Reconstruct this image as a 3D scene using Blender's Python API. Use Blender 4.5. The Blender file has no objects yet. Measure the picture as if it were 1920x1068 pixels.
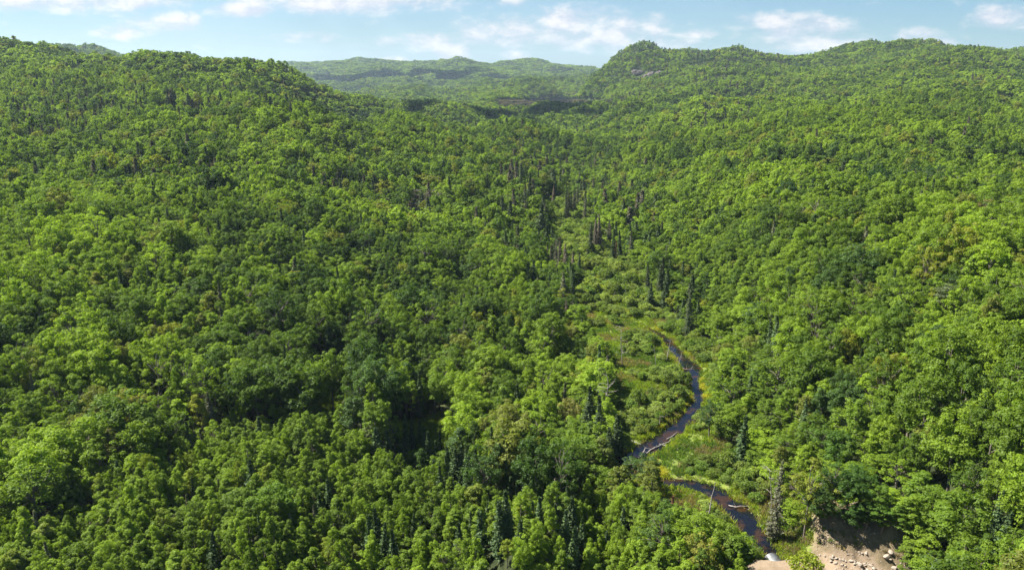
import bpy, math, random
import numpy as np
R = math.radians
SC = bpy.context.scene
COL = SC.collection

# ------------------------------------------------------------------ camera, world, sun, exposure
CAM_Z = 75.0
F = 1423.0                      # focal length in pixels of the 1920-wide photograph
PITCH = R(15.5)
CP, SP = math.cos(PITCH), math.sin(PITCH)
cd = bpy.data.cameras.new('camera'); cam = bpy.data.objects.new('camera', cd); COL.objects.link(cam)
cam.location = (0, 0, CAM_Z); cam.rotation_euler = (R(90) - PITCH, 0, 0)
cd.sensor_width = 36; cd.lens = 36 * F / 1920; cd.clip_start = 1; cd.clip_end = 60000
SC.camera = cam

SUN_EL, SUN_AZ = R(52), R(-72)  # azimuth from +Y, negative = towards -X
S_DIR = (math.cos(SUN_EL) * math.sin(SUN_AZ), math.cos(SUN_EL) * math.cos(SUN_AZ), math.sin(SUN_EL))
ld = bpy.data.lights.new('sun', 'SUN'); ld.energy = 5.0; ld.angle = R(0.53); ld.color = (1, .95, .86)
sun = bpy.data.objects.new('sun', ld); COL.objects.link(sun)
from mathutils import Vector
sun.rotation_euler = Vector(S_DIR).to_track_quat('Z', 'Y').to_euler()
sun.location = (-300, 200, 400)

SC.view_settings.view_transform = 'Standard'; SC.view_settings.look = 'None'
SC.view_settings.exposure = 1.6; SC.view_settings.gamma = 1
cy = SC.cycles
cy.max_bounces = 6; cy.diffuse_bounces = 3; cy.glossy_bounces = 2; cy.transmission_bounces = 3
cy.transparent_max_bounces = 4; cy.volume_bounces = 0
cy.caustics_reflective = False; cy.caustics_refractive = False
cy.use_denoising = True
try: cy.denoising_prefilter = 'ACCURATE'
except Exception: pass


class NT:
    """small helper for node trees"""
    def __init__(s, tree): s.t = tree; s.t.nodes.clear()
    def n(s, typ, _in=None, **kw):
        nd = s.t.nodes.new(typ)
        for k, v in kw.items(): setattr(nd, k, v)
        for k, v in (_in or {}).items():
            sock = nd.inputs[k]
            if hasattr(v, 'is_linked') or hasattr(v, 'links'): s.t.links.new(v, sock)
            else: sock.default_value = v
        return nd
    def m(s, op, a, b=0.0, c=None, clamp=False):
        nd = s.t.nodes.new('ShaderNodeMath'); nd.operation = op; nd.use_clamp = clamp
        for i, v in enumerate((a, b, c)):
            if v is None: continue
            if hasattr(v, 'links'): s.t.links.new(v, nd.inputs[i])
            else: nd.inputs[i].default_value = v
        return nd.outputs[0]
    def mix(s, f, a, b):
        nd = s.t.nodes.new('ShaderNodeMix'); nd.data_type = 'RGBA'
        for sock, v in ((nd.inputs[0], f), (nd.inputs[6], a), (nd.inputs[7], b)):
            if hasattr(v, 'links'): s.t.links.new(v, sock)
            else: sock.default_value = v if not isinstance(v, tuple) or len(v) == 4 else (*v, 1)
        return nd.outputs[2]
    def ss(s, x, lo, hi):
        nd = s.t.nodes.new('ShaderNodeMapRange'); nd.interpolation_type = 'SMOOTHSTEP'
        s.t.links.new(x, nd.inputs[0]); nd.inputs[1].default_value = lo; nd.inputs[2].default_value = hi
        return nd.outputs[0]


def pix_dir(px, py):
    u = (px - 960) / F; v = (534 - py) / F
    return np.array([u, CP + v * SP, -SP + v * CP])


def make_world():
    w = bpy.data.worlds.new('World'); SC.world = w; w.use_nodes = True
    k = NT(w.node_tree)
    sky = k.n('ShaderNodeTexSky', sky_type='NISHITA', sun_disc=False, sun_elevation=SUN_EL, sun_rotation=SUN_AZ,
              altitude=300, air_density=1.0, dust_density=.7, ozone_density=1.6)
    co = k.n('ShaderNodeTexCoord').outputs['Generated']
    sp = k.n('ShaderNodeSeparateXYZ', {0: co})
    y = k.m('MAXIMUM', k.m('ABSOLUTE', sp.outputs[1]), .05)
    gx = k.m('DIVIDE', sp.outputs[0], y); gz = k.m('DIVIDE', sp.outputs[2], y)
    gv = k.n('ShaderNodeCombineXYZ', {0: gx, 1: k.m('MULTIPLY', gz, 2.0), 2: 0.0}).outputs[0]
    nz = k.n('ShaderNodeTexNoise', {'Vector': gv, 'Scale': 26.0, 'Detail': 9.0, 'Roughness': .58, 'Distortion': .25}).outputs[0]
    nz2 = k.n('ShaderNodeTexNoise', {'Vector': gv, 'Scale': 9.0, 'Detail': 5.0, 'Roughness': .6}).outputs[0]
    # cumulus clouds: direction (in photo pixels when levelled), radii, strength
    clouds = [(120, -4, 210, 22, 1.0), (270, 4, 60, 13, 1.0), (455, 18, 60, 12, .95), (660, 0, 180, 20, 1.05), (305, 42, 55, 20, .8), (225, 62, 40, 12, .75),
              (350, 40, 25, 16, .6), (575, 70, 70, 10, .6), (846, 97, 26, 14, 1.25), (740, 112, 20, 6, .9), (965, 104, 24, 8, .9), (960, 62, 95, 26, .72), (810, 78, 90, 16, .55), (890, 72, 40, 16, .6),
              (1085, 38, 70, 22, 1.0), (1150, 62, 110, 30, .85), (1070, 78, 70, 16, .6), (1290, 64, 50, 10, .5), (1240, 80, 80, 14, .5), (1450, 42, 70, 18, .72), (1510, 58, 90, 24, .8), (1560, 82, 70, 14, .95), (1620, 68, 40, 8, .5),
              (1715, 66, 45, 14, .65), (1735, 80, 40, 9, 1.0), (1885, 36, 60, 18, .85), (960, 3, 30, 10, .6)]
    tot = None; 
    for (px, py, rx, ry, st) in clouds:
        d = pix_dir(px, py); cx, cz = d[0] / d[1], d[2] / d[1]
        ax = rx / F / d[1]; az = ry / F / d[1]
        dx = k.m('DIVIDE', k.m('SUBTRACT', gx, cx), ax); dz = k.m('DIVIDE', k.m('SUBTRACT', gz, cz), az)
        q = k.m('ADD', k.m('MULTIPLY', dx, dx), k.m('MULTIPLY', dz, dz))
        f = k.m('SUBTRACT', st, k.m('MULTIPLY', q, .55))
        tot = f if tot is None else k.m('SMOOTH_MAX', tot, f, .15)
    field = k.m('ADD', k.m('ADD', k.m('MAXIMUM', tot, -.6), .12), k.m('MULTIPLY', k.m('SUBTRACT', nz, .5), 3.4))
    field = k.m('ADD', field, k.m('MULTIPLY', k.m('SUBTRACT', nz2, .5), 1.2))
    dens = k.ss(field, -.25, 1.35)
    # upper sides of a cloud white, undersides pale mauve
    off = k.n('ShaderNodeVectorMath', {0: gv, 1: (-.006, .02, 0)}, operation='ADD').outputs[0]
    nzo = k.n('ShaderNodeTexNoise', {'Vector': off, 'Scale': 26.0, 'Detail': 9.0, 'Roughness': .58, 'Distortion': .25}).outputs[0]
    lit = k.m('ADD', .45, k.m('MULTIPLY', k.m('SUBTRACT', nz, nzo), 4.0), clamp=True)
    ccol = k.mix(lit, (.245, .248, .285), (.37, .345, .335))
    # thin pale veil, stronger low and towards the sun
    veil = k.m('MULTIPLY', k.ss(gz, .22, -.02), k.ss(k.m('MULTIPLY', gx, -1.0), -1.0, .55))
    veil = k.m('MULTIPLY', veil, k.m('ADD', .35, k.m('MULTIPLY', nz2, .7)))
    base = k.mix(k.m('MULTIPLY', veil, .75), k.n('ShaderNodeVectorMath', {0: sky.outputs[0], 1: (SKYK * .45, SKYK * .655, SKYK * .82)}, operation='MULTIPLY').outputs[0], (.235, .285, .305))
    col = k.mix(k.m('MULTIPLY', dens, .82), base, ccol)
    up = k.n('ShaderNodeVectorMath', {0: col, 1: (1 / WSTR,) * 3}, operation='MULTIPLY').outputs[0]
    bg = k.n('ShaderNodeBackground', {'Color': up, 'Strength': WSTR})
    k.t.links.new(bg.outputs[0], k.n('ShaderNodeOutputWorld').inputs[0])

WSTR = 0.12; SKYK = 0.050
make_world()

rng = np.random.default_rng(7)
random.seed(7)

# ------------------------------------------------------------------ numpy noise
def _h(i, j, s):
    n = (i.astype(np.int64) * 374761393 + j.astype(np.int64) * 668265263 + s * 69069) & 0xffffffff
    n = ((n ^ (n >> 13)) * 1274126177) & 0xffffffff
    return ((n ^ (n >> 16)) & 0xffff) / 65535.0
def vnoise(x, y, s=0):
    xi = np.floor(x); yi = np.floor(y); fx = x - xi; fy = y - yi
    fx = fx * fx * (3 - 2 * fx); fy = fy * fy * (3 - 2 * fy)
    a = _h(xi, yi, s); b = _h(xi + 1, yi, s); c = _h(xi, yi + 1, s); d = _h(xi + 1, yi + 1, s)
    return (a * (1 - fx) + b * fx) * (1 - fy) + (c * (1 - fx) + d * fx) * fy
def fbm(x, y, s=0, o=4):
    t = 0; a = 1; w = 0
    for i in range(o):
        t = t + a * vnoise(x * 2 ** i, y * 2 ** i, s + i); w += a; a *= .5
    return t / w
def sstep(x, lo, hi):
    t = np.clip((x - lo) / (hi - lo), 0, 1); return t * t * (3 - 2 * t)

# ------------------------------------------------------------------ terrain: canopy heights read along lines of sight
# px: [(py, Y distance), ...] on top of the canopy
COLS = {
 -250: [(1068, 80), (900, 98), (700, 135), (500, 190), (400, 240), (300, 330), (200, 500), (130, 700), (88, 850)],
 0: [(1068, 90), (960, 101), (900, 110), (800, 127), (700, 146), (600, 168), (500, 200), (400, 255), (300, 350), (200, 520), (160, 640), (130, 720), (92, 850)],
 150: [(1068, 91), (960, 104), (880, 116), (800, 129), (700, 149), (600, 173), (500, 205), (400, 262), (300, 355), (200, 530), (160, 650), (130, 740), (100, 870)],
 300: [(1068, 92), (900, 110), (820, 124), (760, 141), (700, 152), (600, 178), (500, 212), (400, 265), (300, 350), (250, 415), (200, 500), (170, 580), (140, 700), (103, 880)],
 450: [(1068, 92), (900, 111), (800, 130), (740, 148), (700, 158), (600, 184), (500, 220), (400, 272), (300, 352), (250, 415), (205, 480), (172, 580), (140, 740), (112, 880)],
 560: [(1068, 92), (900, 112), (800, 132), (740, 150), (700, 160), (600, 190), (500, 228), (400, 280), (300, 365), (250, 430), (205, 500), (173, 560)],
 640: [(1068, 92), (900, 112), (800, 134), (700, 164), (600, 196), (500, 238), (400, 296), (330, 362), (300, 400), (250, 480), (222, 540)],
 740: [(1068, 92), (900, 113), (800, 137), (700, 168), (600, 202), (500, 246), (400, 315), (300, 430), (250, 520), (222, 620), (205, 720)],
 830: [(1068, 92), (900, 113), (800, 138), (700, 168), (600, 206), (500, 254), (400, 330), (300, 460), (250, 590), (225, 740), (212, 1000), (203, 1400)],
 960: [(1068, 92), (900, 113), (800, 139), (700, 170), (600, 212), (500, 265), (400, 345), (300, 490), (250, 640), (222, 860), (206, 1300), (190, 1700), (178, 2200)],
 1100: [(1068, 92), (900, 112), (800, 138), (700, 170), (600, 214), (350, 480), (300, 620), (250, 820), (225, 1100), (200, 1500), (185, 2000), (170, 2300), (150, 2600)],
 1200: [(350, 430), (300, 540), (250, 700), (215, 900), (192, 1100), (170, 1450), (140, 1700), (103, 1900)],
 1300: [(500, 262), (400, 330), (300, 460), (250, 590), (200, 830), (182, 1000), (160, 1350), (130, 1600), (104, 1900)],
 1400: [(700, 160), (600, 192), (500, 232), (400, 295), (300, 410), (250, 540), (200, 790), (180, 930), (150, 1300), (120, 1600), (96, 1800)],
 1500: [(900, 117), (800, 128), (700, 145), (600, 168), (500, 200), (400, 252), (300, 355), (250, 470), (205, 680), (184, 860), (150, 1250), (125, 1500), (108, 1750)],
 1700: [(1000, 96), (900, 104), (800, 115), (700, 130), (600, 152), (500, 182), (400, 228), (345, 268), (300, 345), (250, 440), (200, 620), (170, 820), (140, 1100), (110, 1500), (89, 1800)],
 1920: [(1068, 78), (900, 92), (800, 102), (700, 115), (600, 134), (500, 161), (400, 206), (345, 245), (300, 330), (250, 430), (200, 600), (150, 900), (115, 1300), (90, 1600)],
 2200: [(1068, 70), (900, 82), (700, 104), (500, 150), (400, 190), (300, 300), (200, 560), (150, 850), (95, 1500)],
}
CTRL = []
def canopy_h(Y): return 12.0 if Y < 330 else 14.5
for px, L in COLS.items():
    for py, Y in L:
        d = pix_dir(px, py); t = Y / d[1]
        CTRL.append((d[0] * t, Y, CAM_Z + d[2] * t - canopy_h(Y)))
for px, py, Y in [(200, 92, 870), (250, 91, 880), (290, 93, 890), (330, 97, 890), (365, 99, 890), (400, 105, 880), (440, 108, 880), (490, 111, 870), (530, 113, 880), (560, 128, 900), (600, 152, 920), (645, 166, 960), (700, 172, 1020), (760, 186, 1150), (800, 197, 1280),
                  (570, 122, 5000), (640, 112, 4800), (720, 122, 5000), (775, 116, 4800), (835, 110, 4700), (900, 120, 4800), (960, 116, 4700), (1040, 121, 4600), (1100, 129, 4700), (1160, 135, 4700),
                  (400, 140, 5200), (600, 150, 3700), (700, 150, 3500), (830, 160, 3300), (900, 150, 3300), (960, 158, 2900), (1040, 155, 2900), (780, 135, 4100), (1000, 140, 3600),
                  (1000, 150, 2500), (940, 158, 2400), (1060, 148, 2600), (880, 178, 2500), (1120, 140, 2300),
                  (1110, 135, 1900), (1135, 122, 1900), (1155, 112, 1900), (1190, 101, 1900), (1235, 96, 1900), (1290, 102, 1900), (1335, 97, 1850), (1390, 92, 1800), (1440, 99, 1800), (1465, 104, 1780), (1480, 106, 1780), (1510, 105, 2000), (1150, 165, 1600), (1120, 180, 1700),
                  (1560, 101, 2200), (1600, 95, 2150), (1660, 88, 2000), (1700, 87, 1850), (1760, 90, 1800), (1820, 88, 1750), (1880, 91, 1700), (1920, 89, 1700), (1980, 88, 1700), (150, 94, 2600), (60, 92, 1500), (100, 94, 2600), (200, 95, 2600),
                  (1560, 150, 1150), (1600, 130, 1500), (1500, 128, 1600)]:
    d = pix_dir(px, py); t = Y / d[1]; CTRL.append((d[0] * t, Y, CAM_Z + d[2] * t - (18 if Y < 3000 else 16)))
# hidden valleys behind the crests, and the flat valley floor (ground heights)
def aim(px, Y): d = pix_dir(px, 160); return d[0] * Y / d[1]
for px, Y, z in [(560, 680, 20), (480, 660, 38), (640, 700, 2), (400, 640, 42), (740, 900, 2), (640, 1300, 8), (400, 1400, 50), (200, 1500, 60), (0, 1100, 90), (0, 2500, 90), (300, 2600, 60), (560, 1400, 20), (560, 2400, 20), (760, 1700, 2), (700, 2300, 6),
                 (1150, 2600, 60), (1300, 2500, 80), (1400, 2300, 80), (1480, 2000, 95), (1700, 2500, 90), (1920, 2200, 90), (1300, 4500, 90), (1700, 4500, 90), (1400, 1100, 20), (1500, 1010, 26), (1300, 1150, 15), (1700, 6500, 60), (1200, 6500, 60), (800, 6500, 60), (400, 6500, 60),
                 (960, 1600, 2), (900, 1700, 1), (1100, 1750, 2), (1150, 1200, 12), (1600, 300, 18), (1720, 300, 22), (1850, 290, 26), (1450, 1080, 16), (1350, 1090, 14), (1250, 1080, 10), (1560, 980, 22), (100, 4000, 80), (100, 6500, 50)]:
    CTRL.append((aim(px, Y), Y, z))
for x, y, z in [(10, 110, 3), (0, 95, 4), (-40, 100, 5), (20, 130, 1.5), (30, 165, 1), (28, 230, 1), (30, 290, 1), (45, 350, 2), (60, 420, 3), (25, 420, 5), (38, 200, .8), (48, 130, .8), (42, 112, .8), (44, 100, 1.5), (48, 92, 2), (35, 92, 2), (20, 85, 3),
                (-62, 112, 1.5), (-50, 128, 2), (-42, 140, 2.5), (-75, 103, 1), (-30, 152, 2)]:
    CTRL.append((x, y, z))
CTRL = np.array(CTRL)

def g_pt(px, py):
    z = 2.0
    for _ in range(5):
        x, y = flat_pt(px, py, z); z = float((tps(np.array([x]), np.array([y])) + relief(np.array([x]), np.array([y])))[0])
    return x, y

def relief(x, y):
    r = np.hypot(x, y); amp = np.clip((r - 250) / 3000, 0, 1)
    z = (fbm(x / 260, y / 260, 3, 3) - .5) * 70 * amp + (fbm(x / 60, y / 60, 9, 3) - .5) * (9 + 9 * amp) * sstep(r, 110, 230) + (fbm(x / 115 + 7, y / 150, 19, 2) - .5) * 24 * sstep(r, 190, 420)
    rid = 1 - np.abs(2 * fbm(x / 330 + .35 * y / 330, y / 420, 33, 3) - 1)
    return z - np.clip(rid - .70, 0, 1) * 105 * sstep(r, 420, 1200)

CTRL[:, 2] -= relief(CTRL[:, 0], CTRL[:, 1]) * .95

SA = 3.2
def tps_in(x, y):
    a = np.clip(np.arctan2(x, y), -.85, .85) * SA
    b = np.log(np.clip(np.hypot(x, y), 78, 7000))
    return a, b
ca, cb = tps_in(CTRL[:, 0], CTRL[:, 1])
wgt = np.hypot(CTRL[:, 0], CTRL[:, 1])
def U(r2): return np.where(r2 > 1e-12, r2 * np.log(r2 + 1e-12) * .5, 0)
n = len(ca)
K = U((ca[:, None] - ca[None]) ** 2 + (cb[:, None] - cb[None]) ** 2) + np.eye(n) * 2e-4
Pm = np.c_[np.ones(n), ca, cb]
A = np.block([[K, Pm], [Pm.T, np.zeros((3, 3))]])
sol = np.linalg.solve(A, np.r_[CTRL[:, 2], 0, 0, 0])
GA = np.linspace(-.85 * SA, .85 * SA, 300); GB = np.linspace(math.log(78), math.log(7000), 420)
gaa, gbb = np.meshgrid(GA, GB, indexing='ij')
TAB = sol[n] + sol[n + 1] * gaa + sol[n + 2] * gbb
for i in range(n): TAB += sol[i] * U((gaa - ca[i]) ** 2 + (gbb - cb[i]) ** 2)
def tps(x, y):
    a, b = tps_in(x, y)
    fa = (a - GA[0]) / (GA[1] - GA[0]); fb = (b - GB[0]) / (GB[1] - GB[0])
    ia = np.clip(fa.astype(int), 0, len(GA) - 2); ib = np.clip(fb.astype(int), 0, len(GB) - 2)
    fa = fa - ia; fb = fb - ib
    return (TAB[ia, ib] * (1 - fa) + TAB[ia + 1, ib] * fa) * (1 - fb) + (TAB[ia, ib + 1] * (1 - fa) + TAB[ia + 1, ib + 1] * fa) * fb

def flat_pt(px, py, z=0.0):
    d = pix_dir(px, py); t = (CAM_Z - z) / -d[2]
    return (d[0] * t, d[1] * t)

# creek centre line with half widths (metres)
CREEK = [(1108, 512, 1.3), (1113, 522, 1.5), (1116, 530, .2), (1155, 575, .0), (1190, 604, .0), (1215, 615, .6), (1243, 632, 1.2), (1262, 652, 1.6), (1282, 674, 1.7), (1296, 690, 2.4), (1300, 710, 1.5), (1309, 738, 1.2), (1306, 758, 1.3), (1285, 784, 1.7), (1258, 810, 1.8),
         (1225, 835, 2.0), (1192, 852, 1.9), (1160, 864, 1.5), (1150, 874, 1.2), (1172, 884, 1.0), (1205, 890, 1.1), (1250, 902, 1.2), (1290, 907, 1.5), (1330, 918, 1.9), (1360, 938, 2.0), (1388, 962, 2.2), (1408, 988, 1.9), (1432, 1015, 1.4), (1446, 1034, 1.2), (1449, 1045, 1.1)]
CR = np.array([(*flat_pt(a, b, .2), w) for a, b, w in CREEK])
# smooth resample
def resample(P, k=6):
    out = []
    for i in range(len(P) - 1):
        p0 = P[max(i - 1, 0)]; p1 = P[i]; p2 = P[i + 1]; p3 = P[min(i + 2, len(P) - 1)]
        for j in range(k):
            t = j / k
            out.append(.5 * ((2 * p1) + (p2 - p0) * t + (2 * p0 - 5 * p1 + 4 * p2 - p3) * t * t + (3 * p1 - p0 - 3 * p2 + p3) * t ** 3))
    out.append(P[-1]); return np.array(out)
CRS = resample(CR)
CRS[:, 2] = np.maximum(CRS[:, 2], .05)
def creek_dist(x, y):
    """distance minus the half width to the creek's centre line"""
    best = np.full(x.shape, 1e9)
    P = CRS
    for i in range(len(P) - 1):
        ax, ay, aw = P[i]; bx, by, bw = P[i + 1]
        dx, dy = bx - ax, by - ay; l2 = dx * dx + dy * dy + 1e-9
        t = np.clip(((x - ax) * dx + (y - ay) * dy) / l2, 0, 1)
        d = np.hypot(x - ax - dx * t, y - ay - dy * t) - (aw + (bw - aw) * t)
        best = np.minimum(best, d)
    return best
def poly_dist(poly, x, y):
    """signed distance, negative inside"""
    P = np.array(poly); best = np.full(x.shape, 1e9); ins = np.zeros(x.shape, bool)
    for i in range(len(P)):
        ax, ay = P[i]; bx, by = P[(i + 1) % len(P)]
        dx, dy = bx - ax, by - ay; l2 = dx * dx + dy * dy + 1e-9
        t = np.clip(((x - ax) * dx + (y - ay) * dy) / l2, 0, 1)
        best = np.minimum(best, np.hypot(x - ax - dx * t, y - ay - dy * t))
        c = ((ay > y) != (by > y)) & (x < (bx - ax) * (y - ay) / (by - ay + 1e-12) + ax)
        ins ^= c
    return np.where(ins, -best, best)
MARSH_PX = [(1085, 505), (1062, 480), (1045, 440), (1016, 405), (1018, 380), (1072, 370), (1100, 395), (1118, 440), (1148, 466), (1185, 498), (1232, 530), (1258, 585), (1290, 615), (1330, 645), (1350, 700), (1345, 760), (1350, 800), (1380, 840), (1410, 880), (1450, 930), (1475, 985), (1530, 1000),
            (1560, 1030), (1500, 1045), (1425, 1045), (1400, 1010), (1340, 975), (1290, 950), (1235, 925), (1165, 900), (1135, 880), (1140, 850), (1150, 815), (1150, 760), (1145, 700), (1138, 650), (1105, 608), (1078, 560)]
MARSH = [flat_pt(a, b, .6) for a, b in MARSH_PX]
SAND_PX = [(1405, 1042), (1450, 1046), (1500, 1040), (1560, 1046), (1620, 1052), (1680, 1085), (1600, 1130), (1400, 1130), (1390, 1080)]
SAND = [flat_pt(a, b, 2.0) for a, b in SAND_PX]
BANK = [(48.6, 107), (49.5, 111), (52, 112.2), (58, 110), (61, 106), (61, 100.5), (58, 97.8), (50, 99.8), (46.2, 100.8), (46.8, 104)]
CLEAR_PX = [(555, 705), (645, 692), (662, 750), (625, 775), (550, 755)]
CLEAR2_PX = [(745, 790), (835, 772), (872, 805), (850, 858), (785, 858), (735, 825)]
VERGE = [flat_pt(a, b, 1.2) for a, b in [(1440, 985), (1500, 975), (1560, 990), (1570, 1030), (1500, 1048), (1450, 1040)]]
CLEAR = [g_pt(a, b) for a, b in CLEAR_PX]; CLEAR2 = [g_pt(a, b) for a, b in CLEAR2_PX]

def fields(x, y):
    """ground height and material masks"""
    z = tps(x, y)
    r = np.hypot(x, y)
    z = z + relief(x, y)
    marsh = np.zeros_like(z); wet = np.full_like(z, 50.0); sand = np.zeros_like(z); dirt = np.zeros_like(z); clr = np.zeros_like(z)
    near = (r < 480) & (x > -90) & (x < 120) & (y > 60)
    if near.any():
        xn, yn = x[near], y[near]
        zn = z[near]
        md = poly_dist(MARSH, xn, yn) + (fbm(xn / 7, yn / 7, 21, 3) - .5) * 3
        cdist = creek_dist(xn, yn) + (fbm(xn / 1.6, yn / 1.6, 31, 3) - .5) * .9
        mk = sstep(-md, -9, 1.0)
        zn = zn * (1 - mk) + (.42 + (fbm(xn / 3, yn / 3, 5, 3) - .5) * .35) * mk
        marsh[near] = sstep(-md, -1.2, .8)
        # the sandy track beside the culvert, raised on fill
        sd = poly_dist(SAND, xn, yn) + (fbm(xn / 2, yn / 2, 6, 2) - .5) * .5
        sk = sstep(-sd, -.9, .9)
        zn = zn * (1 - sk) + (2.05 + (fbm(xn / 3, yn / 3, 8, 2) - .5) * .2) * sk
        sand[near] = sstep(-sd, -.5, .1)
        # cut bank of bare earth: a bowl that climbs to the forest edge
        bd = poly_dist(BANK, xn, yn)
        bx = np.clip((xn - 44) / 14, 0, 1); rise = np.clip((yn - (100.2 - 2.5 * np.clip((xn - 47) / 8, 0, 1))) / 9.0, 0, 1)
        side = np.clip((xn - 55) / 6.5, 0, 1)
        target = 1.7 + 5.6 * sstep(rise, .15, 1.0) * sstep(bx, .0, .6) + 3.0 * side * sstep(yn, 97, 104)
        gul = (fbm(xn / .9 + yn / 2.2, yn / 5, 12, 3) - .5) * 1.3 + (fbm(xn / .7, yn / .7, 15, 3) - .5) * .35
        target = target + gul
        bk = sstep(-bd, -3.0, 1.0)
        zn = zn * (1 - bk) + target * bk
        dirt[near] = sstep(-(bd + (fbm(xn / 1.5, yn / 1.5, 17, 3) - .5) * 1.6), -.5, .3)
        # carve the creek last
        ck = sstep(-cdist, -1.5, .2)
        zn = zn * (1 - ck) + np.minimum(zn, -.35) * ck
        z[near] = zn; wet[near] = cdist
        c1 = np.minimum(np.minimum(poly_dist(CLEAR, xn, yn), poly_dist(CLEAR2, xn, yn)), poly_dist(VERGE, xn, yn))
        clr[near] = sstep(-c1, -1, 1)
    return z, marsh, wet, sand, dirt, clr
def ground_z(x, y):
    x = np.atleast_1d(np.asarray(x, float)); y = np.atleast_1d(np.asarray(y, float))
    return fields(x, y)[0]

_T = np.exp(np.linspace(math.log(60), math.log(6500), 2600))
def hit(px, py, h=0.0):
    """first point where the sight line comes down to height h above the ground"""
    d = pix_dir(px, py); X = d[0] * _T / d[1]; Z = CAM_Z + d[2] * _T / d[1]
    g = fields(X, _T)[0] + h
    i = int(np.argmax(Z < g))
    return float(X[i]), float(_T[i])
def project(x, y, z):
    dx, dy, dz = x, y, z - CAM_Z
    depth = dy * CP - dz * SP; up = dy * SP + dz * CP
    return 960 + F * dx / depth, 534 - F * up / depth

# ------------------------------------------------------------------ mesh helper
def mk_mesh(name, verts, faces_list, mats, attrs=None, smooth=False):
    """faces_list: [(index array n x k, material index)]"""
    me = bpy.data.meshes.new(name)
    verts = np.asarray(verts, np.float32)
    me.vertices.add(len(verts)); me.vertices.foreach_set('co', verts.ravel())
    idx = np.concatenate([f.ravel() for f, _ in faces_list]).astype(np.int32)
    tot = np.concatenate([np.full(len(f), f.shape[1]) for f, _ in faces_list]).astype(np.int32)
    mi = np.concatenate([np.full(len(f), m) for f, m in faces_list]).astype(np.int32)
    me.loops.add(len(idx)); me.loops.foreach_set('vertex_index', idx)
    me.polygons.add(len(tot)); me.polygons.foreach_set('loop_start', np.r_[0, np.cumsum(tot)[:-1]].astype(np.int32)); me.polygons.foreach_set('loop_total', tot)
    me.polygons.foreach_set('material_index', mi)
    me.polygons.foreach_set('use_smooth', np.full(len(tot), smooth))
    for m in mats: me.materials.append(m)
    for k, v in (attrs or {}).items():
        a = me.attributes.new(k, 'FLOAT', 'POINT'); a.data.foreach_set('value', np.asarray(v, np.float32))
    me.update(calc_edges=True); me.validate()
    return me
def add_obj(name, me, parent=None, loc=None):
    o = bpy.data.objects.new(name, me); COL.objects.link(o)
    if parent is not None: o.parent = parent
    if loc is not None: o.location = loc
    return o
def tag(o, label, cat, group=None, kind=None):
    if label: o['label'] = label
    if cat: o['category'] = cat
    if group: o['group'] = group
    if kind: o['kind'] = kind

# ------------------------------------------------------------------ materials
def mat(name):
    m = bpy.data.materials.new(name); m.use_nodes = True
    return m, NT(m.node_tree)
def leaf_material(name, fallback, transl=.38, gloss=.05):
    m, k = mat(name)
    at = k.n('ShaderNodeAttribute', attribute_type='INSTANCER', attribute_name='col')
    lv = k.n('ShaderNodeAttribute', attribute_type='GEOMETRY', attribute_name='lv').outputs['Fac']
    col = at.outputs['Color']
    g = k.m('ADD', .78, k.m('MULTIPLY', lv, .44))
    c = k.n('ShaderNodeVectorMath', {0: col, 1: k.n('ShaderNodeCombineXYZ', {0: g, 1: g, 2: g}).outputs[0]}, operation='MULTIPLY').outputs[0]
    tc = k.n('ShaderNodeVectorMath', {0: c, 1: (1.36, 1.40, .48)}, operation='MULTIPLY').outputs[0]
    dif = k.n('ShaderNodeBsdfDiffuse', {'Color': c})
    tr = k.n('ShaderNodeBsdfTranslucent', {'Color': tc})
    mx = k.n('ShaderNodeMixShader', {0: transl, 1: dif.outputs[0], 2: tr.outputs[0]})
    gl = k.n('ShaderNodeBsdfGlossy', {'Color': (.8, .9, .8, 1), 'Roughness': .5})
    mx2 = k.n('ShaderNodeMixShader', {0: gloss, 1: mx.outputs[0], 2: gl.outputs[0]})
    k.t.links.new(mx2.outputs[0], k.n('ShaderNodeOutputMaterial').inputs[0])
    return m
def noise_mat(name, c1, c2, scale=3.0, rough=.85, bump=.3, c3=None):
    m, k = mat(name)
    co = k.n('ShaderNodeTexCoord').outputs['Object']
    nz = k.n('ShaderNodeTexNoise', {'Vector': co, 'Scale': scale, 'Detail': 6.0, 'Roughness': .6}).outputs[0]
    c = k.mix(k.ss(nz, .3, .7), c1, c2)
    if c3:
        n2 = k.n('ShaderNodeTexNoise', {'Vector': co, 'Scale': scale * 4, 'Detail': 3.0}).outputs[0]
        c = k.mix(k.ss(n2, .55, .7), c, c3)
    bp = k.n('ShaderNodeBump', {'Strength': bump, 'Height': nz, 'Distance': .05})
    p = k.n('ShaderNodeBsdfPrincipled', {'Base Color': c, 'Roughness': rough, 'Normal': bp.outputs[0]})
    k.t.links.new(p.outputs[0], k.n('ShaderNodeOutputMaterial').inputs[0])
    return m
M_LEAF = leaf_material('broad_leaves', None, .5, .012)
M_NEEDLE = leaf_material('needles', None, .2, .01)
M_BARK = noise_mat('bark', (.09, .07, .055), (.2, .17, .14), 4)
M_DEADWOOD = noise_mat('weathered_wood', (.19, .16, .135), (.36, .32, .28), 5)
M_TWIG = noise_mat('grey_twigs', (.17, .135, .115), (.26, .21, .18), 3)
M_ROCK = noise_mat('pale_rock', (.22, .18, .14), (.33, .28, .22), 1.5, .9, .6, (.25, .21, .17))
M_CLIFF = noise_mat('cliff_rock', (.10, .085, .075), (.19, .16, .145), .12, .9, .8)

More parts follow.
